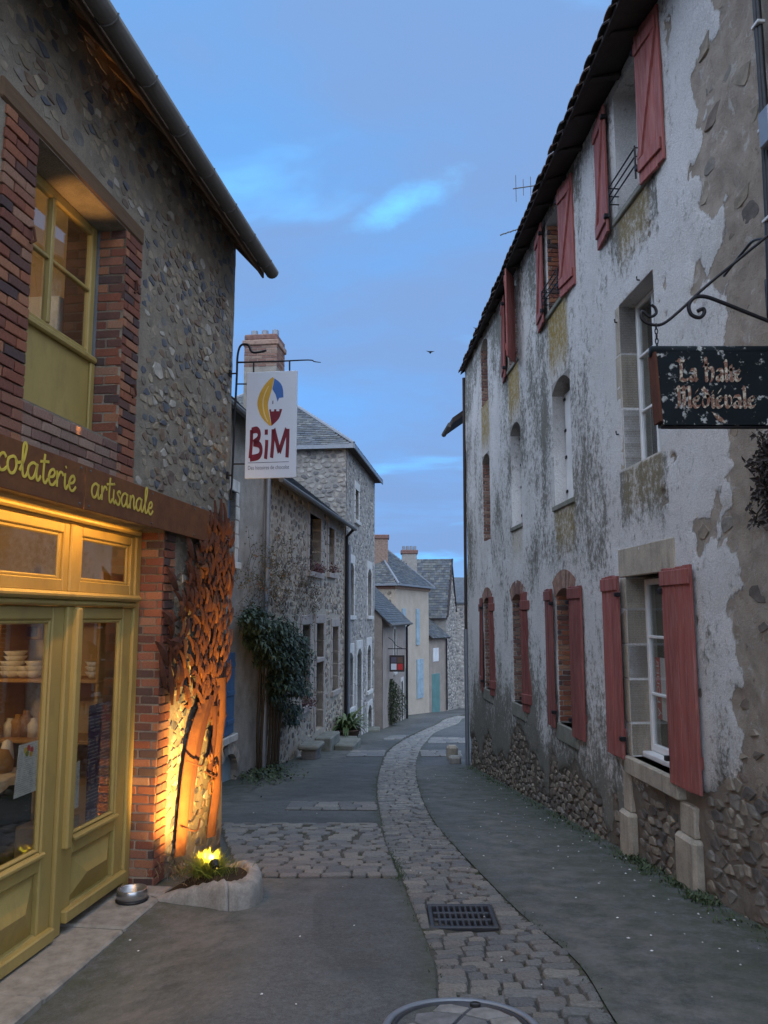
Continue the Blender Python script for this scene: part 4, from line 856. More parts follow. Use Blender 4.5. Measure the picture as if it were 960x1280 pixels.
# cables on the near wall
cb = thing('cable_bundle', 'thick black cable bundle clipped down the near end of the white house', 'cables', RW, (-12.65, .05, 4.6))
cx_ = [RW.px(*q, .05) for q in ((944, 2), (946, 40), (950, 90), (953, 150), (957, 230), (960, 300), (962, 400))]
for i, off in enumerate((0, .022, .042)): m = MB(); m.tube(smooth_path([(cx_[0][0]-off, .05, 8.)]+[(a-off+.006*math.sin(3*k+i), .05+.012*(i == 1), b) for k, (a, b) in enumerate(cx_)]+[(cx_[-1][0]-off, .05, 3.9)], 4), .018, 8); mk('cable', m, 'black_plastic', cb, True)
for q in ((946, 33), (954, 162), (960, 275)): a, b = RW.px(*q, .06); m = MB(); m.cbox(a-.06, a+.03, .03, .088, b-.012, b+.012, .004); mk('clip', m, 'cable_white', cb)
a, b = RW.px(958, 170, .07); m = MB(); m.cbox(a-.12, a+.01, .02, .12, b-.10, b+.16, .01); mk('junction_box', m, 'galvanised', cb)
m = MB(); m.tube(smooth_path([(RW.px(x, y, .04)[0], .04, RW.px(x, y, .04)[1]) for x, y in ((960, 298), (942, 301), (928, 316), (905, 345))], 5), .010, 6); mk('loose_cable', m, 'black_plastic', cb, True)
# dead creeper remnants at the right edge
cr = thing('dead_creeper', 'dark withered creeper clinging to the near wall under the inn sign', 'creeper', RW, (-12.5, 0, 2.6)); mb = MB(); rr = random.Random(4); lf = MB()
for _ in range(26):
    a, b = RW.px(958+rr.uniform(-6, 20), rr.uniform(540, 640), .03); p = [(a, .015, b)]
    for k in range(6): a += rr.uniform(-.03, .05); b += rr.uniform(-.07, .05); p.append((a, .012+rr.random()*.05, b))
    mb.tube(p, .006, 5, .002)
    for q in p[1:]:
        for _ in range(3): leaf(lf, Vector(q)+rv(rr, .02), rv(rr), Vector((0, 1, 0)), rr.uniform(.03, .07), .035)
mk('stem', mb, 'bark', cr); mk('foliage', lf, 'black_wood', cr, kind='stuff')
# aerials on the roof
for i, (q, lab, n, sz, el) in enumerate((((671, 232), 'television aerial with upright rods on the white house roof', 4, .55, 1), ((655, 283), 'small slanting television aerial low on the white house roof edge', 6, .2, 0))):
    D_ = 13.2; P = CAM+ray(*q)*(D_/ray(*q).y); t = thing('roof_aerial', lab, 'aerial', None, (P.x, D_, P.z-1.2), 'aerials on the white house roof')
    m = MB(); m.tube([(P.x, D_, P.z+.06), (P.x+.02, D_, P.z-1.7)], .014, 6); mk('mast', m, 'zinc', t)
    m = MB(); b0 = Vector((P.x+.1, D_, P.z+.02)); b1 = Vector((P.x-.42, D_, P.z-.06-(.1 if i else 0))); m.tube([b0, b1], .010, 6); mk('boom', m, 'zinc', t)
    for k in range(n):
        c = b0+(b1-b0)*((k+.6)/n); d_ = Vector((0, 0, 1)) if el else Vector((.5, .2, .6)); h = sz*(.55+.25*(k == n-1)+.1*(k % 2)) if el else sz*.5; m = MB(); m.tube([c-d_*h*.5*1.0, c+d_*h*.5], .006, 5); mk('rod', m, 'zinc', t)
# birds
for i, (q, lab) in enumerate((((538, 440), 'small dark bird gliding in the middle of the sky'), ((597, 411), 'small dark bird flying close to the white house eave'))):
    D_ = 26.; P = CAM+ray(*q)*(D_/ray(*q).y); m = MB(); s = .055 if i else .05
    m.add([(P.x-.16, D_, P.z+.05), (P.x-.05, D_-.05, P.z+.012), (P.x-.04, D_+.05, P.z), (P.x+.05, D_-.05, P.z+.012), (P.x+.04, D_+.05, P.z), (P.x+.15, D_, P.z+.03), (P.x, D_-.16, P.z-.02), (P.x, D_+.16, P.z-.02), (P.x, D_, P.z+.03), (P.x, D_, P.z-.05)],
          [(0, 1, 2), (5, 4, 3), (1, 3, 8), (2, 8, 4), (1, 8, 2), (3, 4, 8), (1, 6, 3), (2, 4, 7), (1, 2, 9), (3, 9, 4), (1, 9, 6), (6, 9, 3), (2, 7, 9), (7, 4, 9)])
    tag(mk('bird', m, 'black_wood', None, at=(P.x, D_, P.z)), lab, 'bird', 'birds in the sky')
# neighbour beyond the white house: only its eave shows
nb = thing('neighbour_house', 'house beyond the white house, only its dark eave showing past the corner', 'house', RW, (.8, -3, RW.g(.8)))
m = MB(); m.box(HX1+.1, 1.3, -7, -.45, RW.g(2)-.4, 6.1); mk('wall', m, 'cement', nb)
m = MB(); m.prism([(.28, 6.05), (.28, 6.18), (-3.6, 9.0), (-7.3, 6.1), (-7.3, 6.0), (-3.6, 8.85)], HX1+.12, 1.5, 'x'); mk('roof', m, 'black_wood', nb)
m = MB(); m.tube([(HX1+.4, .3, 6.08), (1.5, .3, 6.08)], .06, 8); mk('gutter', m, 'zinc', nb)
P = RW.w(.5, .25, 0); gz = G(P.x, P.y); t = MB(); t.cbox(P.x-.14, P.x+.12, P.y-.12, P.y+.14, gz-.02, gz+.17, .04)
tag(mk('corner_stone', t, 'basin_stone', None, at=(P.x, P.y, gz)), 'squat stone block at the far corner of the white house', 'stone block')
P = RW.w(1.5, .2, 0); gz = G(P.x, P.y); t = MB(); t.cbox(P.x-.10, P.x+.16, P.y-.1, P.y+.2, gz-.02, gz+.32, .05)
tag(mk('corner_stone', t, 'dressed_stone', None, at=(P.x, P.y, gz)), 'taller stone guard post just beyond the white house corner', 'stone block')

# ------------------------------------------------------------------ stone chocolate shop on the left
SX0, SX1, STOP = -1.83, 8.5, 5.94           # local x grows towards the camera
shop = thing('stone_shop', 'stone shop with mustard yellow doors, brick jambs and a rusty fascia on the left', 'shop', SW, (1.5, 0, -.60))
DO = (-.075, 3.75, -.62, 2.40); UW = (.885, 2.155, 2.96, 4.70)
def shop_y(x, z): return -.012+.022*(fbm(x*2.2, z*2.2, 131, 4)-.5)+.01*(fbm(x*9, z*9, 137, 3)-.5)
mb, XX, ZZ, ex = skin(SX0, SX1, -1.2, STOP, [DO, UW], .06, shop_y, depth=.3)
sw = mk('wall', mb, 'mortar', shop, True)
rr = random.Random(9); big = []
while len(big) < 420:
    cx, cz, ra = rr.uniform(SX0+.12, 4.3), rr.uniform(-.7, STOP-.1), .055+.10*rr.random()**2.2; fx = rr.uniform(.95, 1.7); ti = rr.gauss(0, .25)
    if all((cx-b[0])**2/1.6+(cz-b[1])**2 > (.82*(ra+b[2]))**2 for b in big):
        nv = rr.randrange(5, 8); a0 = rr.uniform(0, 6.28); pg = []
        for k in range(nv): a = a0+2*math.pi*(k+rr.uniform(-.25, .25))/nv; q = ra*rr.uniform(.78, 1.12); u, v = q*fx*math.cos(a), q/fx**.4*math.sin(a); pg.append((min(max(cx+u*math.cos(ti)-v*math.sin(ti), SX0+.02), 4.4), cz+u*math.sin(ti)+v*math.cos(ti)))
        big.append((cx, cz, ra, pg, fx))
polys = [p for p in vcells(SX0+.02, 4.4, -.75, STOP, .125, .075, .49, 22) if rr.random() < .94 and all((sum(a for a, _ in p)/len(p)-b[0])**2/b[4]**2+(sum(c for _, c in p)/len(p)-b[1])**2 > (b[2]+.022)**2 for b in big)]+[b[3] for b in big]
polys = outside(polys, [(DO[0]-.24, DO[1]+.1, -2, 2.66), (.585, 2.515, 2.64, 4.86)], 0)
rubble(sw, 'shop_stone', SW, polys, 15, (.0, .007), .005, 300, (.80, 1.08), y=-.008)
# end wall, back, interior room
m = MB(); m.prism([(-.02, -1.3), (-.02, STOP), (-3.2, 8.2), (-6.4, STOP), (-6.4, -1.3)], SX0-.012, SX0+.3, 'x'); mk('gable_wall', m, 'mortar', shop)
m = MB(); m.prism([(-.02, -1.3), (-.02, STOP), (-3.2, 8.2), (-6.4, STOP), (-6.4, -1.3)], SX1-.3, SX1, 'x'); mk('gable_wall', m, 'mortar', shop)
m = MB(); m.box(SX0, SX1, -6.6, -6.4, -1.3, STOP); mk('back_wall', m, 'mortar', shop)
m = MB(); m.box(SX0+.3, SX1-.3, -6.4, -.31, 2.46, 2.62); mk('ceiling', m, 'inner_wall', shop)
m = MB(); m.box(SX0+.3, SX1-.3, -6.4, -.31, -.75, -.56); mk('shop_floor', m, 'stone_floor', shop)
m = MB(); m.box(-1.0, 5., -3.3, -3.2, -.56, 2.46); mk('inner_wall', m, 'inner_wall', shop)
m = MB(); m.box(-.35, -.25, -3.2, -.31, -.56, 2.46); mk('inner_wall', m, 'inner_wall', shop)
m = MB(); m.box(-.4, 4.6, -2.2, -2.1, 2.62, 5.4); mk('inner_wall', m, 'inner_wall', shop)
# bricks of the door jamb and the upper window
bricks(sw, 'brick', 'side+', -.275, .0, -.62, 2.36, DO[0]+.0, D=.04, proud=.006, seed=1)
bricks(sw, 'brick', 'front', DO[0]-.24, DO[0], -.62, 2.36, .004, D=.06, seed=2)
bricks(sw, 'brick', 'side+', -.24, .0, 2.97, 4.70, UW[0], D=.04, proud=.006, seed=3)
bricks(sw, 'brick', 'front', .60, .885, 2.66, 4.70, .004, D=.06, seed=4)
bricks(sw, 'brick', 'front', 2.155, 2.50, 2.66, 4.70, .004, D=.06, seed=5)
bricks(sw, 'old_brick', 'front', .89, 2.15, 2.66, 2.95, .0, D=.06, seed=6)
m = MB(); m.cbox(.58, 2.56, -.285, .012, 4.705, 4.85, .015); mk('lintel_beam', m, 'oak_beam', sw)
m = MB(); m.box(UW[0]-.0, UW[0]+.012, -.29, -.215, 2.97, 4.70); mk('reveal_strip', m, 'galvanised', sw)
# upper window with a panel below
upw = window(shop, .90, 2.15, 3.60, 4.70, -.235, 'shop_yellow', (1.535,), (4.17,), .075, pane='glass')
m = MB(); m.cbox(.90, 2.15, -.29, -.225, 2.965, 3.60, .006); pn = mk('window_panel', m, 'shop_yellow', shop)
m = MB(); m.cbox(.90, 2.15, -.225, -.185, 3.585, 3.635, .012); mk('rail', m, 'shop_yellow', pn); m = MB(); m.cbox(.90, .965, -.225, -.203, 2.99, 3.585, .008); mk('stile', m, 'shop_yellow', pn); m = MB(); m.cbox(.90, 2.15, -.225, -.195, 2.965, 2.99, .008); mk('bead', m, 'shop_yellow', pn)
# shopfront: posts, transom, lights and two leaves
YD = -.20; Ym = 'shop_yellow'
sf = MB(); sf.cbox(-.07, .04, -.30, YD, -.60, 2.36, .012); front = mk('shopfront', sf, Ym, shop)
def part(nm, x0, x1, y0, y1, z0, z1, c=.010, mat=Ym, par=front): m = MB(); m.cbox(x0, x1, y0, y1, z0, z1, c); return mk(nm, m, mat, par)
part('head', .04, 3.75, -.30, YD, 2.30, 2.36); part('cornice', .04, 3.75, YD, YD+.05, 2.315, 2.36, .015)
part('post', 1.02, 1.13, -.30, YD+.004, -.60, 1.70); part('post', 1.02, 1.13, -.30, YD+.004, 1.80, 2.30); part('post', 2.55, 2.67, -.30, YD+.004, -.60, 1.70); part('post', 3.62, 3.74, -.30, YD, -.60, 2.30)
part('transom', .04, 3.62, -.30, YD+.03, 1.70, 1.745, .014); part('transom', .02, 3.62, -.30, YD+.062, 1.745, 1.80, .02)
for a, b in ((.04, 1.02), (1.13, 2.55), (2.67, 3.62)):
    fr = window(shop, a, b, 1.80, 2.30, YD-.012, Ym, (), (), .075, 'transom_light'); m = MB(); gx0, gx1 = a+.15, b-.15
    for q in ((a+.075, a+.12, 1.885, 2.23), (b-.12, b-.075, 1.885, 2.23), (a+.12, b-.12, 1.885, 1.915), (a+.12, b-.12, 2.195, 2.23)): mm = MB(); mm.cbox(q[0], q[1], YD-.055, YD-.03, q[2], q[3], .01); mk('bead', mm, Ym, fr)
def leaf_door(a, b, zb, label=None):
    m = MB(); s = .155; zt_ = 1.695; z1, z2 = -.02, .06
    d = part('door_leaf', a, a+s, -.28, YD-.02, zb, zt_, .01, Ym, shop)
    P = lambda nm, *q: part(nm, *q, .01, Ym, d)
    P('stile', b-s, b, -.28, YD-.02, zb, zt_); P('top_rail', a+s, b-s, -.28, YD-.021, 1.60, zt_); P('middle_rail', a+s, b-s, -.28, YD-.021, -.10, .03); P('bottom_rail', a+s, b-s, -.28, YD-.021, zb, zb+.10)
    P('kick_mould', a+.01, b-.01, YD-.02, YD+.035, zb+.012, zb+.10)
    for q in ((a+s, a+s+.028, .03, 1.60), (b-s-.028, b-s, .03, 1.60), (a+s+.028, b-s-.028, .03, .058), (a+s+.028, b-s-.028, 1.572, 1.60)): P('bead', q[0], q[1], YD-.07, YD-.03, q[2], q[3])
    P('drip_mould', a+s-.02, b-s+.02, YD-.02, YD+.012, -.005, .03)
    m = MB(); m.box(a+s, b-s, -.255, -.250, .03, 1.60); mk('pane', m, 'glass', d)
    # raised diamond-pointed panel
    x0, x1, z0, z1 = a+s, b-s, zb+.10, -.10; m = MB(); cx, cz, y0 = (x0+x1)/2, (z0+z1)/2, -.262; i = .035; dx = (z1-z0-2*i)*.5
    m.add([(x0, y0, z0), (x1, y0, z0), (x1, y0, z1), (x0, y0, z1), (x0+i, y0+.012, z0+i), (x1-i, y0+.012, z0+i), (x1-i, y0+.012, z1-i), (x0+i, y0+.012, z1-i), (x0+i+dx, y0+.075, cz), (x1-i-dx, y0+.075, cz)],
          [(0, 1, 5, 4), (1, 2, 6, 5), (2, 3, 7, 6), (3, 0, 4, 7), (4, 5, 9, 8), (5, 6, 9), (6, 7, 8, 9), (7, 4, 8)]); mk('panel', m, Ym, d)
    return d
D1 = leaf_door(.045, 1.015, -.545); D2 = leaf_door(1.135, 2.545, -.60); D3 = leaf_door(2.675, 3.615, -.60)
part('door_stop', .985, 1.06, YD-.02, YD+.045, -.02, 1.69, .014, Ym, D1)
# stone doorstep of slabs
xs_ = [-.06, .85, 1.9, 3.0, 4.2]
for i in range(4): zg = SW.g(xs_[i]+.5, .2); m = MB(); m.cbox(xs_[i]+.006, xs_[i+1]-.006, -.32, .20, -.9, -.592-.010*(i % 2), .015); mk('doorstep_slab', m, 'kerb_stone', shop)
# eaves: rafters, boarding, gutter, roof
GY, GZ = .35, 5.52; sl_ = .82
m = MB(); m.prism([(GY-.02, GZ+.10), (GY-.02, GZ+.16), (-3.2, GZ+.16+sl_*3.63), (-6.9, GZ+.16), (-6.9, GZ+.1), (-3.2, GZ+.10+sl_*3.63)], SX0-.10, SX1, 'x'); rf = mk('roof', m, 'slate', shop)
k = 0; x = SX0+.02
while x < 6.2:
    m = MB(); m.prism([(GY-.07, GZ+.0), (GY-.07, GZ+.095), (-.02, GZ+.095+sl_*.40), (-.02, GZ-.0+sl_*.40)], x-.038, x+.038, 'x'); mk('rafter', m, 'rafter_wood', rf); x += .44
for j in range(4): m = MB(); y0 = GY-.06-j*.115; zz = GZ+.088+sl_*(GY-.02-y0); m.prism([(y0, zz), (y0, zz+.018), (y0-.108, zz+.018+sl_*.108), (y0-.108, zz+sl_*.108)], SX0-.08, SX1, 'x'); mk('soffit_board', m, 'rafter_wood', rf)
m = MB(); m.cbox(SX0-.1, SX1, GY-.068, GY-.045, GZ-.02, GZ+.10, .004); mk('fascia_board', m, 'oak_beam', rf)
gv = MB(); n = 9; rad = .078
for x in (SX0-.12, SX1): 
    for a in range(n): t_ = math.pi*(a/(n-1)); gv.v.append((x, GY+.045-rad*math.cos(t_)*1., GZ+.055-rad*math.sin(t_)))
for x in (SX0-.12, SX1):
    for a in range(n): t_ = math.pi*(a/(n-1)); gv.v.append((x, GY+.045-(rad-.006)*math.cos(t_), GZ+.055-(rad-.006)*math.sin(t_)))
gv.f = [(a, a+1, n+a+1, n+a) for a in range(n-1)]+[(2*n+a+1, 2*n+a, 3*n+a, 3*n+a+1) for a in range(n-1)]+[(0, n, 3*n, 2*n), (n-1, 3*n-1, 4*n-1, 2*n-1), tuple(range(n)), ]
gt = mk('gutter', gv, 'zinc', shop, True)
x = SX0+.2
while x < 6: 
    m = MB(); m.tube([(x, GY+.045-(rad+.004)*math.cos(math.pi*a/10), GZ+.055-(rad+.004)*math.sin(math.pi*a/10)) for a in range(11)], .007, 5); mk('gutter_bracket', m, 'zinc', gt); x += .62
# iron ties on the brickwork
for (x, z) in ((.74, 4.28), (.70, 3.42), (2.20, 4.0)): m = MB(); m.tube([(x, -.02, z+.05), (x, .035, z+.05), (x-.01, .045, z-.03), (x+.02, .03, z-.06)], .010, 6); mk('shutter_hook', m, 'rust_dark', shop)
# ------------------------------------------------------------------ fascia sign
fs = thing('fascia_sign', 'long rusty steel fascia with yellow script lettering over the shop doors', 'sign', SW, (1.3, .05, 2.355))
for a, b, nm in ((1.505, 4.1, 'rust_dark'), (-.955, 1.495, 'rust')):
    m = MB(); m.cbox(a, b, .075, .085, 2.355, 2.66, .003); pan = mk('panel', m, 'rust', fs)
    for xx in ((a+.06, b-.06) if a > 0 else (a+.4, b-.06, b-1.1)):
        for zz in (2.385, 2.63): q = MB(); q.lathe([(.001, 0), (.009, 0), (.009, .005), (.001, .008)], 8); q.v = [(xx+v[0], .085+v[2], zz+v[1]) for v in q.v]; mk('bolt', q, 'zinc', pan)

for a, b in ((-.955, 1.05), (1.95, 4.1)): m = MB(); m.cbox(a, b, -.0, .075, 2.648, 2.656, .002); mk('top_flange', m, 'rust_dark', fs)
m = MB(); m.cbox(-.963, -.956, .0, .083, 2.357, 2.658, .002); mk('end_flange', m, 'rust', fs)
fmw = lambda ox, oz: (lambda x, y, d: (ox-x, .0855+d, oz+y))
write(fs, 'letter', 'artisanale', SCRIPT, fmw(1.415, 2.452), .134, .104, .017, 'letter_yellow')
wd = sum(SCRIPT[c][0] for c in 'chocolaterie')*.134
write(fs, 'letter', 'chocolaterie', SCRIPT, fmw(1.63+wd, 2.452), .134, .104, .017, 'letter_yellow')
# strip lamp hidden behind the fascia: washes down over the doors; a second, added one washes up the window
sl2 = thing('strip_lamp', 'warm strip lamp tucked behind the rusty fascia above the yellow doors', 'lamp', SW, (1.8, -.02, 2.36))
m = MB(); m.cbox(.35, 3.4, .015, .055, 2.395, 2.42, .004); mk('housing', m, 'black_plastic', sl2); m = MB(); m.box(.37, 3.38, .020, .050, 2.389, 2.395); mk('diffuser', m, 'strip_glow', sl2)
def area(nm, wall, p, rot, sx, sy, e, col, par):
    l = bpy.data.lights.new(nm, 'AREA'); l.shape = 'RECTANGLE'; l.size = sx; l.size_y = sy; l.energy = e; l.color = col; o = link(nm, l, par); b = org(par); o.location = (p[0]-b[0], p[1]-b[1], p[2]-b[2]); o.rotation_euler = rot; return o
area('strip_light', SW, (1.87, .03, 2.383), (R(-14), 0, 0), 3.0, .03, 7.0, (1., .47, .085), sl2)
ul = thing('added_uplight', 'small lamp hidden behind the top edge of the rusty fascia under the upper window', 'lamp', SW, (1.5, .03, 2.58))  # lamp added to give the lintel soffit its warm glow
m = MB(); m.cbox(1.42, 1.58, .045, .073, 2.53, 2.56, .004); mk('housing', m, 'black_plastic', ul); m = MB(); m.lathe([(.001, 2.562), (.010, 2.5615), (.012, 2.5605)], 12, (1.5, .064)); mk('diffuser', m, 'strip_glow', ul)
UPL = (1.5, .05, 2.71)

# ------------------------------------------------------------------ rusty steel tree on the corner of the shop
sc_ = thing('steel_tree', 'rusty cut-steel tree with flame-like leaves fixed to the shop corner', 'sculpture', SW, (-1.0, .08, -.5)); rr = random.Random(17)
def sx_range(z):                                   # right and left limits of the crown at height z (x falls away from the camera)
    T = ((.35, -1.25, -1.66), (.7, -.80, -1.68), (.95, -.20, -1.72), (1.5, -.16, -1.74), (2.0, -.55, -1.74), (2.35, -.80, -1.72), (2.75, -1.10, -1.68))
    for a, b in zip(T, T[1:]):
        if z <= b[0]: k = max(0, (z-a[0])/(b[0]-a[0])); return a[1]+(b[1]-a[1])*k, a[2]+(b[2]-a[2])*k
    return T[-1][1:]
def blade(x, z, L, W, ang, y, bend, mat):
    m = MB(); n = 6; c, s = math.sin(ang), math.cos(ang); V = []
    for i in range(n+1):
        t = i/n; wv = max(.001, W*math.sin(math.pi*t)**.85*(1.15-.4*t)*.5); bx = bend*math.sin(math.pi*t)*L; px_, pz_ = x+c*L*t+s*bx, z+s*L*t-c*bx; dy = .022*math.sin(math.pi*t)
        V += [(px_-s*wv, y+dy-.012, pz_+c*wv), (px_, y+dy+.004, pz_), (px_+s*wv, y+dy-.012, pz_-c*wv)]
    m.add(V, [f for i in range(n) for f in ((3*i, 3*i+1, 3*i+4, 3*i+3), (3*i+1, 3*i+2, 3*i+5, 3*i+4))])
    V2 = [(v[0], v[1]-.004, v[2]) for v in V]; m.add(V2, [f for i in range(n) for f in ((3*i+3, 3*i+4, 3*i+1, 3*i), (3*i+4, 3*i+5, 3*i+2, 3*i+1))])
    return mk('steel_leaf', m, mat, sc_, at=(x, y, z))
lo_ = MB()
for i in range(620):
    z = rr.uniform(.52, 2.52); a, b = sx_range(z); u = rr.random(); x = b+(a-b)*u; out = (u-.5)*2
    if u > .62 and rr.random() < .45: continue
    n0 = len(sc_.children); o = blade(x, z, rr.uniform(.12, .23), rr.uniform(.045, .075), rr.gauss(.05+.8*out*rr.random(), .48), .025+.06*rr.random(), rr.uniform(-.05, .05), 'rust' if rr.random() < .35 else 'rust_dark')
    if i >= 330:
        me = o.data; lo_.add([v.co+Vector((x, o.location.y+.08, z)) for v in me.vertices], [tuple(p.vertices) for p in me.polygons]); bpy.data.objects.remove(o); bpy.data.meshes.remove(me)
mk('small_leaves', lo_, 'rust_dark', sc_, kind='stuff')
for (x, z, an) in ((-.30, 1.85, .95), (-.22, 1.55, 1.15), (-.12, 1.2, .9), (-.10, 1.0, .5), (-.65, 2.15, .7), (-.45, 1.35, 1.35), (-.25, .85, .25), (-1.2, 2.45, .05), (-1.35, 2.5, -.1), (-1.5, 2.48, .12), (-.9, 2.25, .4)): blade(x, z, rr.uniform(.26, .38), .12, an, .06, rr.uniform(-.08, .08), 'rust_dark')
# trunk: overlapping robe-like plates
def plate(pts, y, mat='rust', bulge=.05, nm='trunk_plate'):
    L = smooth_path([(a, b, 0) for a, b in pts[0]], 4); Rr = smooth_path([(a, b, 0) for a, b in pts[1]], 4); m = MB(); n = len(L); K = 5; V = []
    for i in range(n):
        for k in range(K+1): t = k/K; p = L[i]*(1-t)+Rr[i]*t; V.append((p.x, y+bulge*math.sin(math.pi*t), p.y))
    m.add(V, [(i*(K+1)+k, i*(K+1)+k+1, (i+1)*(K+1)+k+1, (i+1)*(K+1)+k) for i in range(n-1) for k in range(K)]); m.add([(v[0], v[1]-.006, v[2]) for v in V], [(i*(K+1)+k+1, i*(K+1)+k, (i+1)*(K+1)+k, (i+1)*(K+1)+k+1) for i in range(n-1) for k in range(K)])
    return mk(nm, m, mat, sc_, True)
plate(([(-.98, .82), (-.70, .55), (-.56, .2), (-.50, -.1), (-.44, -.48)], [(-1.12, .82), (-.92, .5), (-.76, .15), (-.70, -.1), (-.64, -.5)]), .05)
plate(([(-1.10, .86), (-.86, .56), (-.70, .25), (-.64, .0), (-.60, -.2)], [(-1.2, .84), (-.98, .5), (-.80, .2), (-.72, .0), (-.66, -.2)]), .085, 'rust_dark', .03)
plate(([(-1.30, 1.0), (-1.42, .6), (-1.26, .25), (-1.34, -.1), (-1.26, -.35), (-1.22, -.52)], [(-1.66, 1.0), (-1.62, .6), (-1.54, .25), (-1.52, -.1), (-1.44, -.3), (-1.40, -.52)]), .06)
plate(([(-1.18, .74), (-1.22, .5), (-1.14, .30), (-1.06, .12)], [(-1.30, .74), (-1.30, .5), (-1.26, .28), (-1.20, .12)]), .095, 'rust_dark', .02)
for z, a, b in ((.28, -.52, -.98), (.10, -.99, -1.34), (-.28, -.46, -.9)): m = MB(); m.tube(smooth_path([(a, .10, z+.05), ((a+b)/2, .15, z-.03), (b, .10, z+.02)], 6), .008, 6); mk('tie_wire', m, 'rust_dark', sc_)
for (x, z, w_) in ((-1.10, -.02, .09), (-1.22, .12, .07), (-1.05, .26, .06)): m = MB(); m.tube([(x+w_*(1-.06*k)*math.cos(k*.7), .13, z+w_*(1-.06*k)*math.sin(k*.7)) for k in range(12)], .010, 6); mk('scroll', m, 'rust', sc_)

# ------------------------------------------------------------------ stone planter, its lamp, grass and the bowl
ZG = -.64; PCX, PCY = .0, .52
out_ = smooth_path([(a, b, 0) for a, b in ((.17, .012), (.27, .28), (.35, .58), (.46, .84), (.38, 1.0), (.12, 1.0), (-.14, .88), (-.34, .62), (-.50, .30), (-.58, .012))], 6)
pt = thing('stone_planter', 'low rounded stone planter against the lit shop corner', 'planter', SW, (PCX, 0, ZG)); rr = random.Random(23)
def rim_top(i): return -.60+.20*min(1, max(0, (i-3)/15))**.9-.16*min(1, max(0, (i-36)/12))
N_o = len(out_)-1; seg = 18
for i0 in range(0, N_o, seg):
    m = MB(); V = []; ks = list(range(i0, min(i0+seg, N_o)+1)); dz = rr.uniform(-.008, .008)
    for k in ks:
        p = out_[k]; top = rim_top(k)+dz; a = (k-i0)/seg; cut_ = .006 if k == i0 else (-.006 if k == ks[-1] else 0); t_ = (out_[min(k+1, N_o)]-out_[max(k-1, 0)]).normalized(); p = p+t_*cut_
        for (f, z) in ((1.03, ZG-.14), (1.02, ZG+.05), (1.0, top-.035), (.94, top), (.78, top+.012), (.72, top-.02), (.72, ZG-.1)): jit = f*(1+rr.uniform(-.018, .018)); z += rr.uniform(-.010, .010); V.append((PCX+(p.x-PCX)*jit, max(.004, PCY+(p.y-PCY)*jit), z))
    K = len(ks)-1; m.add(V, [(k*7+j, (k+1)*7+j, (k+1)*7+j+1, k*7+j+1) for k in range(K) for j in range(6)]+[tuple(range(7)), tuple(K*7+j for j in range(6, -1, -1))]); mk('rim_stone', m, 'basin_stone', pt, True)
m = MB(); m.add([(PCX, .5, -.42)]+[(PCX+(p.x-PCX)*.78, max(.004, PCY+(p.y-PCY)*.78), min(-.45, rim_top(k)-.03)) for k, p in enumerate(out_)], [(0, k+1, k+2) for k in range(N_o)]); mk('soil', m, 'soil', pt)
def grass_clump(nm, label, cx, cy, cz, n, L, spread, mat, lean=(0, 0)):
    m = MB()
    for _ in range(n):
        p = Vector((cx+rr.gauss(0, spread), cy+rr.gauss(0, spread), cz)); d = Vector((rr.gauss(lean[0], .45), rr.gauss(lean[1], .45), 1)).normalized(); l = L*rr.uniform(.5, 1.2); s = d.cross(Vector((0, 1, .2))).normalized()*.004; q = p+d*l*.6; e = p+d*l+Vector((d.x, d.y, -.3))*l*.25
        m.add([p-s, p+s, q+s*.8, q-s*.8, e], [(0, 1, 2, 3), (3, 2, 4)])
    o = thing(nm, label, 'grass', SW, (cx, cy, cz)); mk('blades', m, mat, o, kind='stuff'); return o
_lr = ray(268, 1080); LP = SW.loc(CAM+_lr*((-.36-CZ)/_lr.z)); LP = (LP[0], LP[1], -.43)
grass_clump('grass_clump', 'bright green grass clump around the lamp in the stone planter', LP[0]-.03, LP[1]-.05, -.44, 520, .16, .085, 'grass', (0, .1)); grass_clump('dry_grass', 'dry brown straw lying in the near half of the planter', -.05, .36, -.47, 560, .10, .12, 'dry_grass', (.3, .3))
lamp = thing('garden_spotlight', 'small glowing garden spotlight in the planter grass aimed at the steel tree', 'lamp', SW, LP)
ax = Vector((-.66, -.46, .40)).normalized(); c0 = Vector(LP)+Vector((0, 0, .07)); o_ = ax.orthogonal().normalized(); u_ = ax.cross(o_)
def ring(c, r_, n=14): return [c+(o_*math.cos(2*math.pi*k/n)+u_*math.sin(2*math.pi*k/n))*r_ for k in range(n)]
def tubes(rs): 
    m = MB(); n = 14
    for c, r_ in rs: m.v += [tuple(v) for v in ring(c, r_)]
    m.f = [(i*n+k, i*n+(k+1) % n, (i+1)*n+(k+1) % n, (i+1)*n+k) for i in range(len(rs)-1) for k in range(n)]; return m
m = tubes([(c0-ax*.05, .012), (c0-ax*.05, .032), (c0+ax*.02, .040), (c0+ax*.02, .036), (c0-ax*.005, .034)]); mk('housing', m, 'black_plastic', lamp)
m = tubes([(c0+ax*.012, .034), (c0+ax*.020, .022), (c0+ax*.024, .001)]); mk('lens', m, 'lamp_glow', lamp, True)
m = MB(); m.tube([c0-ax*.03, Vector(LP)+Vector((0, 0, -.06))], .010, 6); mk('spike', m, 'black_plastic', lamp)
def spot(nm, p, d, e, col, size, blend, rad, par):
    l = bpy.data.lights.new(nm, 'SPOT'); l.energy = e; l.color = col; l.spot_size = size; l.spot_blend = blend; l.shadow_soft_size = rad; o = link(nm, l, par); b = org(par); o.location = Vector(p)-Vector(b); o.rotation_euler = Vector(d).to_track_quat('-Z', 'Y').to_euler(); return o
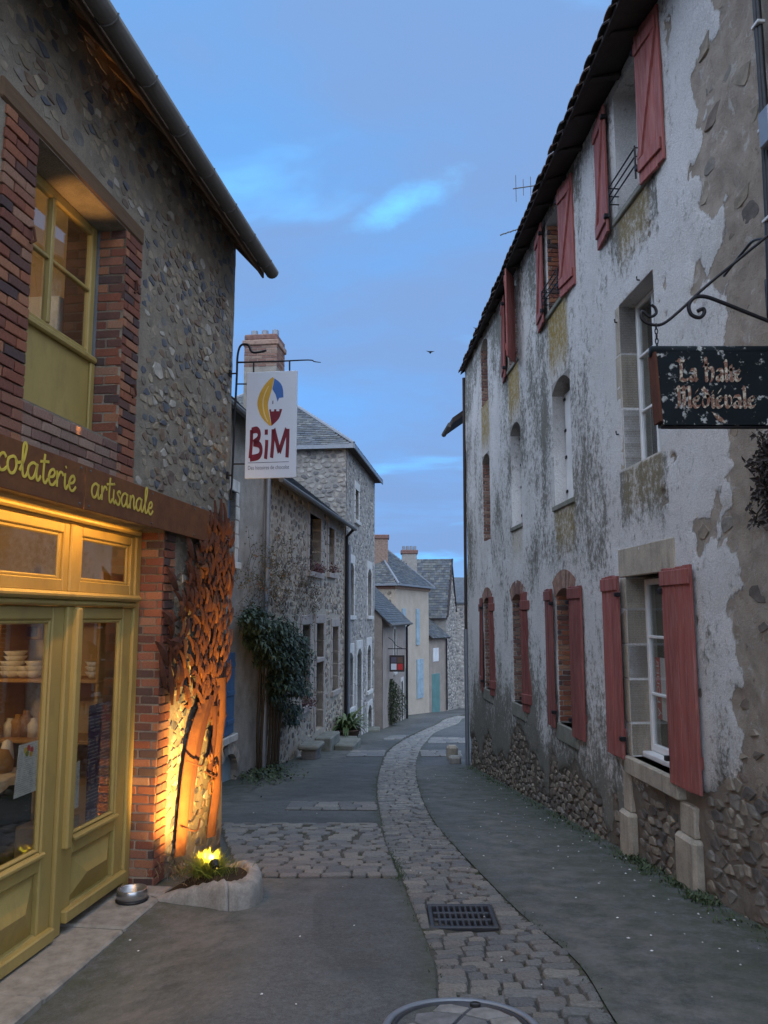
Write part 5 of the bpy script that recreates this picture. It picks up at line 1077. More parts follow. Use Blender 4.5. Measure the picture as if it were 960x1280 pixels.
spot('spotlight_beam', c0+ax*.045, ax, 330, (1., .56, .13), R(96), .8, .03, lamp); spot('added_uplight_beam', (1.5, .066, 2.66), (-.06, -.062, 1.), 60, (1., .5, .14), R(20), 1., .02, ul)
BW = SW.loc(ground(165, 1124)); bz_ = max(SW.g(BW[0], BW[1])+.006, -.5915)
bw = thing('dog_bowl', 'shiny metal dog bowl at the end of the stone doorstep', 'bowl', SW, (BW[0], BW[1], bz_)); m = MB(); m.lathe([(.001, bz_+.02), (.085, bz_+.02), (.098, bz_+.085), (.112, bz_+.092), (.115, bz_+.088), (.120, bz_+.0), (.110, bz_), (.001, bz_)], 28, (BW[0], BW[1])); mk('bowl', m, 'steel_bowl', bw, True)
m = MB(); m.lathe([(.001, bz_+.06), (.088, bz_+.06)], 24, (BW[0], BW[1])); mk('water', m, 'glass', bw)
m = MB(); m.lathe([(.121, bz_+.0), (.126, bz_+.004), (.126, bz_+.014), (.1195, bz_+.018)], 28, (BW[0], BW[1])); mk('rubber_ring', m, 'black_plastic', bw, True)

# ------------------------------------------------------------------ hanging chocolate shop sign
MX = -1.70; A = lambda px, py: (lambda q: (q[1], q[2]))(SW.loc(CAM+ray(px, py)*(((SW.w(MX, 0, 0)-CAM).dot(SW.U))/ray(px, py).dot(SW.U))))
bs = thing('hanging_sign', 'white hanging shop sign with a cocoa pod emblem and dark red lettering', 'sign', SW, (MX, .5, A(340, 597)[1]))
y0, zt_ = A(309, 466); y1, zb_ = A(372, 597); y1 = A(372, 464)[0]; H_ = zt_-zb_; W_ = y1-y0
m = MB(); m.cbox(MX-.012, MX+.012, y0, y1, zb_, zt_, .004); board = mk('board', m, 'sign_white', bs)
def on_board(pts, nm, mat, lift=.0125):                 # pts in the drawing's unit square, seen from the camera
    m = MB(); P = [(y0+W_*u, zb_+H_*v) for u, v in pts]; n = len(P); f = MX+lift; m.add([(MX+.0115, a, b) for a, b in P]+[(f+.0015, a, b) for a, b in P], [tuple(range(n, 2*n)), ]+[(i, (i+1) % n, n+(i+1) % n, n+i) for i in range(n)]); return mk(nm, m, mat, bs)
def sm2(pts, k=4): return [(p.x, p.y) for p in smooth_path([(a, b, 0) for a, b in pts], k)]
zx = lambda x, y: ((x-62)/(612-62), 1-(y-72)/(1200-72)); q_ = lambda L: [zx(*p) for p in L]
on_board(q_(sm2([(345, 132), (280, 190), (215, 290), (185, 400), (205, 500), (250, 580), (320, 650)])+sm2([(345, 652), (318, 540), (300, 430), (315, 350), (340, 260), (362, 150)])), 'pod_half', 'logo_yellow')
on_board(q_(sm2([(300, 225), (255, 320), (240, 420), (262, 540), (300, 610)])+sm2([(306, 606), (272, 530), (252, 420), (266, 320), (306, 230)])), 'pod_rib', 'logo_cream', .0145)
on_board(q_([(366, 148)]+sm2([(366, 148), (430, 200), (460, 270), (466, 355)])+[(420, 358), (405, 400), (380, 320), (345, 262)]), 'roof_shape', 'logo_blue')
on_board(q_([(315, 478), (335, 478), (335, 500), (368, 500), (368, 478), (392, 478), (392, 500), (425, 500), (425, 478), (455, 478)]+sm2([(450, 500), (420, 580), (345, 652)])+[(330, 570)]), 'tower_shape', 'logo_red')
on_board(q_([(348, 388), (358, 384), (358, 420), (348, 422)]), 'slit', 'text_grey')
def stroke(path, w_, nm='letter', mat='logo_red'):
    m = MB(); k = W_/550.; ribbon(m, [zx(*p) for p in sm2(path, 5)] if len(path) > 2 else [zx(*p) for p in path], lambda x, y, d: (MX+.0128+d*.4, y0+W_*x, zb_+H_*y), w_/550., None); return m
def letter(paths, w_=34):
    m = MB()
    for p in paths: q = stroke(p, w_); m.add(q.v, q.f)
    mk('letter', m, 'logo_red', bs)
letter([[(128, 690), (128, 840), (118, 990)], [(128, 700), (185, 690), (212, 730), (200, 790), (150, 830)], [(150, 830), (215, 850), (235, 910), (210, 970), (118, 990)]])
letter([[(295, 800), (292, 900), (285, 1000)], [(288, 690), (288, 745)]]); letter([[(362, 690), (360, 840), (350, 990)], [(368, 690), (400, 810), (432, 935)], [(432, 935), (470, 810), (508, 690)], [(520, 690), (520, 840), (515, 990)]], 36)
on_board(q_([(95, 1034), (535, 1032), (535, 1037), (95, 1039)]), 'rule', 'text_grey')
V, Fs = font_mesh('Des histoires de chocolat', 1.); xm = max(a for a, _ in V); m = MB(); m.add([(MX+.0135, y0+W_*zx(95+a/xm*445, 0)[0], zb_+H_*(zx(0, 1108)[1]+b*.052)) for a, b in V], Fs); mk('strapline', m, 'text_grey', bs)
sbk = thing('sign_bracket', 'black iron bracket with a curled top holding the cocoa pod sign', 'bracket', SW, (MX, .15, A(290, 600)[1]))
T3 = lambda px, py: (MX, *A(px, py))
m = MB(); m.tube(smooth_path([T3(*q) for q in ((288, 625), (290, 600), (293, 530), (296, 470), (297, 445), (301, 432), (310, 431), (315, 440), (325, 440), (333, 438))], 5), .0125, 8); mk('mast', m, 'iron', sbk, True)
m = MB(); m.tube(smooth_path([T3(*q) for q in ((297, 453), (340, 452), (385, 450), (393, 452), (401, 453))], 4), .011, 8, .004); mk('arm', m, 'iron', sbk, True)
for a, b in (((317, 452), (317, 467)), ((362, 451), (362, 466)), ((296, 480), (311, 480)), ((292, 580), (307, 580))): m = MB(); m.tube([T3(*a), T3(*b)], .009, 6); mk('stay', m, 'iron', sbk)
for py_ in (467, 594): zz = A(290, py_)[1]; yy = A(295 if py_ < 500 else 290, py_)[0]; m = MB(); m.tube([(MX, yy, zz), (MX, -.03, zz)], .010, 6); mk('wall_stub', m, 'iron', sbk); m = MB(); m.cbox(MX-.03, MX+.03, .0, .02, zz-.04, zz+.04, .005); mk('wall_plate', m, 'iron', sbk)

# ------------------------------------------------------------------ inside the shop
def ST(nm, label, cat, p, grp=None): return thing(nm, label, cat, SW, p, grp)

pl_ = ST('ceiling_lamp', 'warm globe lamp hanging inside the shop', 'lamp', (1.6, -1.6, 1.75)); m = MB(); m.lathe([(.001, 1.78), (.06, 1.80), (.085, 1.87), (.06, 1.94), (.001, 1.96)], 16, (1.6, -1.6)); mk('globe', m, 'bulb_glow', pl_, True); m = MB(); m.tube([(1.6, -1.6, 1.96), (1.6, -1.6, 2.46)], .006, 5); mk('cord', m, 'black_plastic', pl_)
def plight(nm, p, e, col, par, r_=.08):
    l = bpy.data.lights.new(nm, 'POINT'); l.energy = e; l.color = col; l.shadow_soft_size = r_; o = link(nm, l, par); b = org(par); o.location = (p[0]-b[0], p[1]-b[1], p[2]-b[2])
plight('globe_light', (1.6, -1.6, 1.70), 11, (1., .66, .32), pl_)
u2 = ST('added_upstairs_lamp', 'warm lamp inside the room behind the upper shop window', 'lamp', (1.6, -1.2, 4.6)); m = MB(); m.lathe([(.001, 4.72), (.06, 4.74), (.08, 4.80), (.05, 4.86), (.001, 4.87)], 14, (1.6, -1.2)); mk('globe', m, 'bulb_glow', u2, True); plight('added_upstairs_light', (1.6, -1.2, 4.6), 3.2, (1., .70, .38), u2)  # unseen lamp added to make the upper window look bright and warm
m = MB(); m.box(.45, .55, -2.1, -.31, 2.62, 5.4); mk('inner_wall', m, 'inner_wall', shop); m = MB(); m.cbox(.55, .62, -1.0, -.7, 3.2, 4.3, .01); mk('inner_post', m, 'ceramic', shop); m = MB(); m.cbox(.55, .60, -1.5, -1.15, 3.5, 4.4, .01); mk('inner_panel', m, 'galvanised', shop); m = MB(); m.cbox(.55, .58, -.69, -.32, 2.7, 5.2, .01); mk('inner_panel', m, 'terracotta', shop)  # post and panels added to stand in for reflections in the upper window
def IP(px, py, c):                                     # point on the cross plane x=c inside the shop
    P0 = SW.loc(CAM); d = ray(px, py); dl = Vector((d.dot(SW.U), d.dot(SW.N), d.z)); t_ = (c-P0[0])/dl.x; return P0[1]+dl.y*t_, CZ+dl.z*t_
sh = ST('display_shelf', 'wooden shelves with crockery on the far side wall inside the shop', 'shelf', (.0, -1.0, -.56)); bz1 = IP(30, 848, .12)[1]
for z in (bz1-.50, bz1, bz1+.50): m = MB(); m.cbox(-.245, .20, -2.4, -.42, z-.03, z, .005); mk('board', m, 'pale_wood', sh)
for y in (-2.38, -1.35, -.44): m = MB(); m.cbox(-.245, .18, y-.015, y+.015, -.56, 2.0, .005); mk('upright', m, 'pale_wood', sh)
def bowlstack(x, y, z, r_, n, label):
    o = ST('bowl_stack', label, 'bowls', (x, y, z), 'stacked white bowls')
    for k in range(n): zz = z+k*.042; m = MB(); m.lathe([(.001, zz+.004), (r_*.5, zz+.004), (r_, zz+.06), (r_*.96, zz+.062), (r_*.45, zz+.012), (.001, zz+.012)], 16, (x, y)); mk('bowl', m, 'ceramic', o, True)
for (px_, n, r_, lab) in ((18, 5, .10, 'tallest stack of white bowls on the shop shelf'), (42, 3, .08, 'low stack of white bowls at the right end of the shop shelf'), (3, 3, .09, 'low stack of white bowls left of the tallest stack'), (31, 2, .08, 'pair of white bowls between the two right stacks'), (118, 3, .08, 'stack of white bowls seen through the narrow door')): y, z = IP(px_, 846, .08); bowlstack(.08, y, bz1, r_, n, lab)
rr = random.Random(31)
for i, px_ in enumerate((6, 16, 26, 36, 46, 110, 124)):
    h = rr.uniform(.14, .26); y, _ = IP(px_, 846, .02); z = bz1-.50 if i < 5 else bz1+.5; m = MB(); m.lathe([(.001, z), (.05, z), (.055, z+h*.7), (.03, z+h*.85), (.03, z+h), (.001, z+h)], 14, (.02, y)); tag(mk('jar', m, ('kraft', 'ceramic', 'bread')[i % 3], None, True), ['first jar from the left on the lower shop shelf', 'second jar from the left on the lower shop shelf', 'third jar from the left on the lower shop shelf', 'fourth jar from the left on the lower shop shelf', 'fifth jar from the left on the lower shop shelf', 'left jar on the top shelf behind the narrow door', 'right jar on the top shelf behind the narrow door'][i], 'jar', 'jars on the shop shelves')
pf = ST('wall_picture', 'dark framed picture on the shop side wall above the bowls', 'picture', (-.24, -1.0, 1.3)); (ya, za), (yb, zb2) = IP(31, 779, -.2), IP(50, 800, -.2); m = MB(); m.cbox(-.249, -.20, min(ya, yb), max(ya, yb), min(za, zb2), max(za, zb2), .01); mk('frame', m, 'pale_wood', pf); m = MB(); m.box(-.2, -.196, min(ya, yb)+.03, max(ya, yb)-.03, min(za, zb2)+.03, max(za, zb2)-.03); mk('print', m, 'text_grey', pf)
ct = ST('display_counter', 'dark counter with a pale cloth behind the wide yellow door', 'counter', (1.7, -.75, -.56)); m = MB(); m.cbox(.75, 2.2, -1.25, -.62, -.56, .46, .01); mk('body', m, 'dark_interior', ct)
m = MB(); K = 24
for j, (yy, zz) in enumerate(((-1.27, .475), (-.61, .475), (-.595, .46), (-.59, .39))):
    for i in range(K+1): x = .72+1.5*i/K; m.v.append((x, yy+(.012*math.sin(i*1.9) if j > 1 else 0), zz+(.03*abs(math.sin(i*.8)) if j == 3 else 0)))
m.f = [(j*(K+1)+i, j*(K+1)+i+1, (j+1)*(K+1)+i+1, (j+1)*(K+1)+i) for j in range(3) for i in range(K)]; mk('cloth', m, 'cloth', ct, True)
for i, (x, r1, h, mt, lab) in enumerate(((.92, .11, .17, 'bread', 'round golden cake on the counter nearest the door post'), (1.2, .12, .13, 'bread', 'wide golden cake in the middle of the counter'), (1.5, .08, .2, 'kraft', 'brown paper parcel on the shop counter'), (.80, .05, .22, 'ceramic', 'slim white jug at the right end of the counter'))):
    m = MB(); m.lathe([(.001, .477), (r1, .477), (r1*1.05, .477+h*.45), (r1*.7, .477+h*.9), (.001, .477+h)], 14, (x, -.82)); o = mk('cake' if mt == 'bread' else ('jug' if mt == 'ceramic' else 'parcel'), m, mt, None, True, at=(x, -.82, .477)); o.location = SW.w(x, -.82, .477); o.rotation_euler = (0, 0, SW.ang); tag(o, lab, 'food' if mt == 'bread' else 'goods')
for o in [o for o in COL.objects if o.name.startswith('jar')]: o.location = SW.O; o.rotation_euler = (0, 0, SW.ang)
br = ST('wooden_barrel', 'pale wooden barrel on the shop floor behind the wide door', 'barrel', (1.95, -.42, -.56)); m = MB(); m.lathe([(.001, -.56), (.16, -.56), (.19, -.3), (.195, -.05), (.18, .2), (.15, .40), (.001, .40)], 20, (1.98, -.50)); mk('staves', m, 'pale_wood', br, True)
for z in (-.45, .0, .3): m = MB(); m.lathe([(.197-.02*abs(z+.05), z), (.197-.02*abs(z+.05), z+.03)], 20, (1.98, -.50)); mk('hoop', m, 'rust_dark', br)
po = ST('price_list', 'white price list with a bunch of coloured fruit hung inside the wide door', 'poster', (1.47, -.262, .38)); P4 = [SW.px(*q, -.262) for q in ((24, 932), (48, 925), (45, 988), (17, 999))]
m = MB(); m.add([(a, -.262, b) for a, b in P4]+[(a, -.2645, b) for a, b in P4], [(3, 2, 1, 0), (4, 5, 6, 7), (0, 1, 5, 4), (1, 2, 6, 5), (2, 3, 7, 6), (3, 0, 4, 7)]); mk('sheet', m, 'leaflet', po)
for px_, py_, c in ((32, 938, 'letter_yellow'), (36, 935, 'poster_red'), (40, 937, 'poster_red'), (34, 942, 'grass'), (39, 942, 'logo_yellow')): a, b = SW.px(px_, py_, -.261); m = MB(); m.lathe([(.001, .001), (.020, .0005), (.021, 0)], 10); m.v = [(a+v[0], -.2615+v[2], b+v[1]) for v in m.v]; mk('printed_fruit', m, c, po)
mn = ST('menu_board', 'dark purple chocolate menu panel hung inside the narrow yellow door', 'poster', (.40, -.262, .0)); P4 = [SW.px(*q, -.262) for q in ((112, 882), (138.5, 876), (135, 1019), (107, 1032))]
m = MB(); m.add([(a, -.262, b) for a, b in P4]+[(a, -.266, b) for a, b in P4], [(3, 2, 1, 0), (4, 5, 6, 7), (0, 1, 5, 4), (1, 2, 6, 5), (2, 3, 7, 6), (3, 0, 4, 7)]); mk('panel', m, 'menu_purple', mn)
for k, (q4, lab) in enumerate(((((89, 913), (97, 910), (95, 950), (88, 954)), 'upper pale leaflet stuck inside the narrow yellow door'), (((88, 956), (100, 951), (98, 1009), (85, 1014)), 'lower pale leaflet stuck inside the narrow yellow door'))):
    P4 = [SW.px(*q, -.2615) for q in q4]; m = MB(); m.add([(a, -.2615, b) for a, b in P4]+[(a, -.263, b) for a, b in P4], [(3, 2, 1, 0), (4, 5, 6, 7), (0, 1, 5, 4), (1, 2, 6, 5), (2, 3, 7, 6), (3, 0, 4, 7)])
    o = mk('leaflet', m, 'leaflet', None); o.location = SW.O; o.rotation_euler = (0, 0, SW.ang); tag(o, lab, 'poster', 'leaflets in the narrow door')
bt = ST('tall_bottle', 'tall pale bottle behind the narrow yellow door', 'bottle', (.62, -.55, -.56)); m = MB(); m.lathe([(.001, .1), (.07, .1), (.07, .9), (.03, 1.0), (.03, 1.08), (.001, 1.08)], 14, (.80, -.50)); mk('glass_body', m, 'bread', bt, True); m = MB(); m.cbox(.5, .95, -.75, -.36, -.56, .098, .01); mk('stand', m, 'pale_wood', bt)

# ------------------------------------------------------------------ the row of houses further down on the left
def plain_wall(parent, x0, x1, z1, holes, mat, y=0., depth=.34, zb=None, amp=.03, step=.16):
    zb = min(L2.g(x0), L2.g(x1))-.4 if zb is None else zb
    mb, XX, ZZ, ex = skin(x0, x1, zb, z1, holes, step, lambda a, b: amp*(fbm(a*1.5, b*1.5, 7, 3)-.5), depth=depth); mb.v = [(v[0], v[1]+y, v[2]) for v in mb.v]
    return mk('wall', mb, mat, parent, True)
def shell(parent, x0, x1, z1, mat, y=0., dp=6., ridge=None, gable=True):
    zb = L2.g(x0)-.5; zr = ridge or z1
    for xx in (x0, x1-.3):
        m = MB(); m.prism([(y-.02, zb), (y-dp, zb), (y-dp, z1), (y-dp/2, zr), (y-.02, z1)] if gable else [(y-.02, zb), (y-dp, zb), (y-dp, z1), (y-.02, z1)], xx, xx+.3, 'x'); mk('side_wall', m, mat, parent)
    m = MB(); m.box(x0, x1, y-dp-.2, y-dp, zb, z1); mk('back_wall', m, mat, parent)
def pitched(parent, x0, x1, ze, y, dp, zr, ov=.28, seed=1, verge=.1):
    m = MB(); s = (zr-ze)/(dp/2); yo = y+ov; zo = ze-ov*s; m.prism([(yo, zo), (yo, zo+.07), (y-dp/2, zr+.07), (y-dp-ov, zo+.07), (y-dp-ov, zo), (y-dp/2, zr-.02)], x0-verge, x1+verge, 'x'); rf = mk('roof', m, 'black_wood', parent)
    Ls = math.hypot(dp/2+ov, zr-zo); o = org(rf); slates(rf, (x0-verge, yo, zo+.072), (1, 0, 0), (0, -(dp/2+ov), zr-zo), [(0, -.05), (x1-x0+2*verge, -.05), (x1-x0+2*verge, Ls), (0, Ls)], seed=seed)
    m = MB(); m.tube([(x0-verge, y-dp/2, zr+.09), (x1+verge, y-dp/2, zr+.09)], .09, 8); mk('ridge', m, 'slate', rf)
    m = MB(); m.tube([(x0-verge, yo+.05, zo+.02), (x1+verge, yo+.05, zo+.02)], .06, 8); mk('gutter', m, 'zinc', rf); return rf
def opening(parent, h, mat, dark=.30, y=0., wd=.17, frame='white_paint', n=5, lintel=.22, sill=.13, seed=0, arch=0., bars=True, fill=None):
    x0, x1, z0, z1 = h; g = thing_part = parent
    for sd_, xs in ((0, x0), (1, x1)):
        r = random.Random(seed+sd_); zs = [z0+(z1-z0)*k/n for k in range(n+1)]
        for k in range(n): ww = wd*(1.2 if k % 2 else .85); a, b = (xs-ww, xs) if sd_ == 0 else (xs, xs+ww); m = MB(); m.cbox(a, b, y-dark-.02, y+.028, zs[k]+.006, zs[k+1]-.006, .012); mk('jamb_stone', m, mat, parent)
    if lintel: m = MB(); m.cbox(x0-wd, x1+wd, y-dark-.02, y+.03, z1, z1+lintel, .012); mk('lintel', m, mat, parent)
    if sill: m = MB(); m.cbox(x0-wd, x1+wd, y-dark, y+.09, z0-sill, z0, .012); mk('sill', m, mat, parent)
    if arch:
        w_ = x1-x0; rad = (w_*w_/4+arch*arch)/(2*arch); cx, cz = (x0+x1)/2, z1-rad; th = math.asin(min(1, w_/2/rad))
        for sg in (-1, 1): pts = [(cx+sg*w_/2, z1), (cx+sg*w_/2, z1-arch)]+[(cx+sg*rad*math.sin(th*t/5), cz+rad*math.cos(th*t/5)) for t in range(5, -1, -1)]; m = MB(); m.prism(pts if sg < 0 else pts[::-1], y-dark, y+.026); mk('arch_spandrel', m, mat, parent)
    if fill: m = MB(); m.cbox(x0, x1, y-dark-.04, y-dark, z0, z1, .01); mk('door', m, fill, parent)
    else: window(parent, x0, x1, z0, z1, y-dark+.05, frame, ((x0+x1)/2,) if x1-x0 > .9 else (), (z0+(z1-z0)*.35, z0+(z1-z0)*.68))
# pale cottage with blue joinery
hA = thing('plaster_cottage', 'pale rendered cottage with blue shutters just beyond the shop corner', 'house', L2, (19.5, 0, L2.g(19.5)))
oa = [(18.40, 19.15, 2.62, 3.92), (18.36, 19.25, -.45, .98), (18.0, 19.0, -1.62, -.80)]
wA = plain_wall(hA, 16.45, 23.5, 5.5, oa, 'pale_plaster', .0); shell(hA, 16.45, 23.5, 5.5, 'pale_plaster', 0, 6, 8.4); pitched(hA, 16.45, 23.5, 5.5, 0, 6, 8.4, .3, 2)
opening(wA, oa[0], 'pale_surround', .16, wd=.16, frame='blue_paint', seed=1); 
m = MB(); 
for a, b in ((18.36, 18.80), (18.81, 19.25)):
    s = MB(); s.cbox(a, b, .01, .05, -.45, .98, .006); sh_ = mk('shutter', s, 'blue_paint', hA)
    for f in (.15, .5, .85): q = MB(); q.cbox(a+.02, b-.02, .05, .07, -.45+1.43*f-.04, -.45+1.43*f+.04, .005); mk('batten', q, 'blue_paint', sh_)
m = MB(); m.cbox(18.2, 19.4, -.1, .09, -.60, -.47, .012); mk('sill', m, 'pale_surround', wA)
x0, x1, z0, z1 = oa[2]; m = MB(); m.cbox(x0, x1, -.16, -.10, z0-.3, z1, .01); mk('vent_board', m, 'pale_blue', wA)
rad = .5; pts = lambda sg: [(18.5+sg*.5, z1), (18.5+sg*.5, z1-.36)]+[(18.5+sg*.5*math.sin(math.pi/2*t/5), z1-.36+.36*math.cos(math.pi/2*t/5)) for t in range(5, -1, -1)]
for sg in (-1, 1): m = MB(); m.prism(pts(sg) if sg < 0 else pts(sg)[::-1], -.12, .03); mk('arch_spandrel', m, 'cement', wA)
for k in range(9):
    a0, a1 = math.pi*k/9+.03, math.pi*(k+1)/9-.03; m = MB(); m.prism([(18.5+rx*math.cos(a), z1-.36+rz*math.sin(a)) for rx, rz, a in ((.5, .36, a0), (.5, .36, a1), (.68, .54, a1), (.68, .54, a0))], -.06, .035); mk('voussoir', m, 'grey_stone', wA)
m = MB(); m.tube([(16.5, .09, L2.g(16.5)), (16.5, .09, 4.7)], .055, 8); mk('downpipe', m, 'galvanised', hA)
# low house of rubble stone
hB = thing('rubble_house', 'rubble stone house with tall dressed windows and a stepped doorway on the left', 'house', L2, (11.5, 0, L2.g(11.5)))
ob = [(10.55, 12.05, 2.82, 4.36), (8.55, 9.42, 2.92, 4.28), (11.85, 12.78, -.62, 1.42), (10.05, 11.05, -1.45, 1.44), (7.75, 8.72, -.58, 1.32)]
wB = plain_wall(hB, 6.6, 16.45, 4.72, ob, 'row_mortar'); shell(hB, 6.6, 16.45, 4.72, 'row_mortar', 0, 6.4, 7.3); rB = pitched(hB, 6.62, 16.43, 4.72, 0, 6.4, 7.3, .3, 3, 0.)
for i, h in enumerate(ob): opening(wB, h, 'tuffeau', .30, 0, .19, 'black_wood', 5 if i != 3 else 6, .26 if i < 2 else .24, .15 if i != 3 else 0, i, 0, True, 'black_wood' if i == 3 else None)
m = MB(); m.cbox(10.05, 11.05, -.30, .05, .38, .50, .012); mk('door_transom', m, 'tuffeau', wB)
polys = [p for p in outside(vcells(6.65, 16.4, -2.2, 4.6, .24, .16, .44, 33), [(h[0]-.24, h[1]+.24, h[2]-.18, h[3]+.30) for h in ob]) if sum(b for _, b in p)/len(p) > L2.g(sum(a for a, _ in p)/len(p))-.05]
rubble(wB, 'row_stone', L2, polys, 35, (.008, .03), .014, 300, (.72, 1.03), y=-.006)
for i, (x, ya, yb, z0, z1) in enumerate(((10.55, .02, .46, L2.g(10.5)-.1, -1.58), (10.15, .47, 1.0, L2.g(10)-.1, -1.82), (9.2, .05, .75, L2.g(9.2)-.1, L2.g(9.2)+.2))):
    m = MB(); m.cbox(x-.75, x+.62, ya, yb, z0, z1, .03); mk('step', m, 'mossy_stone', hB)
m = MB(); m.tube([(6.72, .09, L2.g(6.7)), (6.72, .09, 4.25), (6.72, .32, 4.5)], .055, 8); mk('downpipe', m, 'iron', hB)
m = MB(); m.prism([(-.3, 4.72+.29), (-.36, 4.72+.30), (-3.2, 7.42), (-3.2, 7.30)], 6.62, 6.80, 'x'); mk('lead_flashing', m, 'lead', rB)
# brick stack rising behind the hanging sign
cp = CAM+ray(331, 440)*(20./ray(331, 440).y); ch = thing('chimney', 'brick chimney with three pots rising behind the hanging sign', 'chimney', L2, (*L2.loc((cp.x, cp.y, 5.6))[:2], 5.6)); lx, ly, _ = L2.loc((cp.x, cp.y, 0)); zt2 = (CAM+ray(331, 424)*(20./ray(331, 424).y)).z
m = MB(); m.box(lx-.40, lx+.40, ly-.42, ly+.42, 5.2, zt2-.30); mk('stack', m, 'brick_mortar', ch)
bricks(ch, 'old_brick', 'side+', ly-.42, ly+.42, 7.9, zt2-.30, lx+.40, D=.05, proud=.01, seed=8); bricks(ch, 'old_brick', 'front', lx-.40, lx+.40, 7.9, zt2-.30, ly+.42, D=.05, proud=.01, seed=9)
m = MB(); m.cbox(lx-.45, lx+.45, ly-.47, ly+.47, zt2-.30, zt2-.16, .02); m.cbox(lx-.41, lx+.41, ly-.43, ly+.43, zt2-.16, zt2, .03); mk('cap', m, 'old_brick', ch)
for k in range(3): m = MB(); m.lathe([(.09, zt2), (.085, zt2+.22), (.065, zt2+.22), (.065, zt2+.05)], 10, (lx, ly-.28+.28*k)); mk('pot', m, 'galvanised', ch)
# tall grey stone house
hC = thing('tall_stone_house', 'tall grey stone house with pale surrounds and a hipped slate roof', 'house', L2, (3.1, 0, L2.g(3.1)))
oc = [(5.05, 6.15, 1.66, 3.45), (.65, 1.75, 1.66, 3.50), (4.05, 4.85, 5.05, 6.15), (5.15, 6.3, -1.4, .42), (3.2, 4.3, -2.65, .48), (.80, 1.80, -1.2, .52), (.55, 1.6, -2.98, -1.80)]
wC = plain_wall(hC, -.35, 6.6, 7.3, oc, 'grey_mortar', .05); shell(hC, -.35, 6.6, 7.3, 'grey_mortar', .05, 8., None, False)
for i, h in enumerate(oc): opening(wC, h, 'pale_surround', .24, .05, .17, 'pale_blue', 5, .30 if i < 6 else .18, .14 if i not in (4, 6) else 0, i, .22 if i != 2 else .0, True, {4: 'pale_blue', 6: 'black_wood'}.get(i))
polys = [p for p in outside(vcells(-.3, 6.55, -3., 7.2, .25, .16, .44, 43), [(h[0]-.22, h[1]+.22, h[2]-.16, h[3]+.32) for h in oc]) if sum(b for _, b in p)/len(p) > L2.g(sum(a for a, _ in p)/len(p))-.05]
rubble(wC, 'grey_stone', L2, polys, 45, (.006, .024), .014, 300, (.72, 1.03), y=.046)
SWL = Wall(L2.w(6.62, .05, 0), 606, True); SWL.U = L2.N.copy(); SWL.N = L2.U.copy()   # side wall that looks up the street, above the lower roof
polys = vcells(-7.9, .0, 4.9, 7.25, .26, .17, .44, 47); mbs = MB(); rr = random.Random(2)
for p in polys:
    q = MB(); stone_mesh(q, p, rr.uniform(.012, .04), rr, .016, -.02, rr.uniform(.7, 1.02)); mbs.add([(6.60+v[1], .05+v[0], v[2]) for v in q.v], [f[::-1] for f in q.f])
mk('small_stones', mbs, 'grey_stone', wC, kind='stuff')
def hip(parent, x0, x1, y0, y1, ze, zr, ov, seed, run=None):
    """hipped roof over a rectangle, slated on every slope"""
    X0, X1, Y0, Y1 = x0-ov, x1+ov, y0-ov, y1+ov; W2 = min((X1-X0), (Y1-Y0))/2; ym, xm = (Y0+Y1)/2, (X0+X1)/2
    r0, r1 = ((X0+W2, ym), (X1-W2, ym)) if (X1-X0) >= (Y1-Y0) else ((xm, Y0+W2), (xm, Y1-W2)); longx = (X1-X0) >= (Y1-Y0)
    m = MB(); m.add([(X0, Y0, ze), (X1, Y0, ze), (X1, Y1, ze), (X0, Y1, ze), (*r0, zr), (*r1, zr), (X0, Y0, ze-.08), (X1, Y0, ze-.08), (X1, Y1, ze-.08), (X0, Y1, ze-.08)],
        [(6, 9, 8, 7), (0, 6, 7, 1), (1, 7, 8, 2), (2, 8, 9, 3), (3, 9, 6, 0)]+([(0, 1, 5, 4), (1, 2, 5), (2, 3, 4, 5), (3, 0, 4)] if longx else [(0, 1, 4), (1, 2, 5, 4), (2, 3, 5), (3, 0, 4, 5)])); rf = mk('roof', m, 'black_wood', parent)
    c4 = [(X0, Y0), (X1, Y0), (X1, Y1), (X0, Y1)]
    for i in range(4):
        a, b = Vector((*c4[i], ze)), Vector((*c4[(i+1) % 4], ze)); e = (b-a).normalized(); L = (b-a).length; inn = Vector((-e.y, e.x, 0)); h2 = Vector((inn.x*W2, inn.y*W2, zr-ze)); Ls = h2.length
        isl = (i % 2 == 0) == longx; slates(rf, a+Vector((0, 0, .012)), e, h2, [(0, -.04), (L, -.04), (L-W2, Ls), (W2, Ls)] if isl else [(0, -.04), (L, -.04), (L/2, Ls)], seed=seed+i)
        t_ = r0 if (i in (0, 3) if longx else i in (0, 1)) else r1; m = MB(); m.tube([(*c4[i], ze+.03), (*t_, zr+.03)], .06, 6); mk('hip', m, 'lead', rf)
    m = MB(); m.tube([(*r0, zr+.04), (*r1, zr+.04)], .08, 6); mk('ridge', m, 'lead', rf); return rf
rC = hip(hC, -.35, 6.6, -7.95, .05, 7.34, 10.3, .28, 5)
for q in ((-.63, 6.88, .33, .37, 7.20, 7.36), (6.88, 6.92, -8.2, .33, 7.20, 7.36)): m = MB(); m.box(*q); mk('eave_board', m, 'galvanised', rC)
m = MB(); m.tube([(6.45, .13, L2.g(6.4)), (6.45, .13, 4.0)], .05, 8); mk('downpipe', m, 'galvanised', hC)
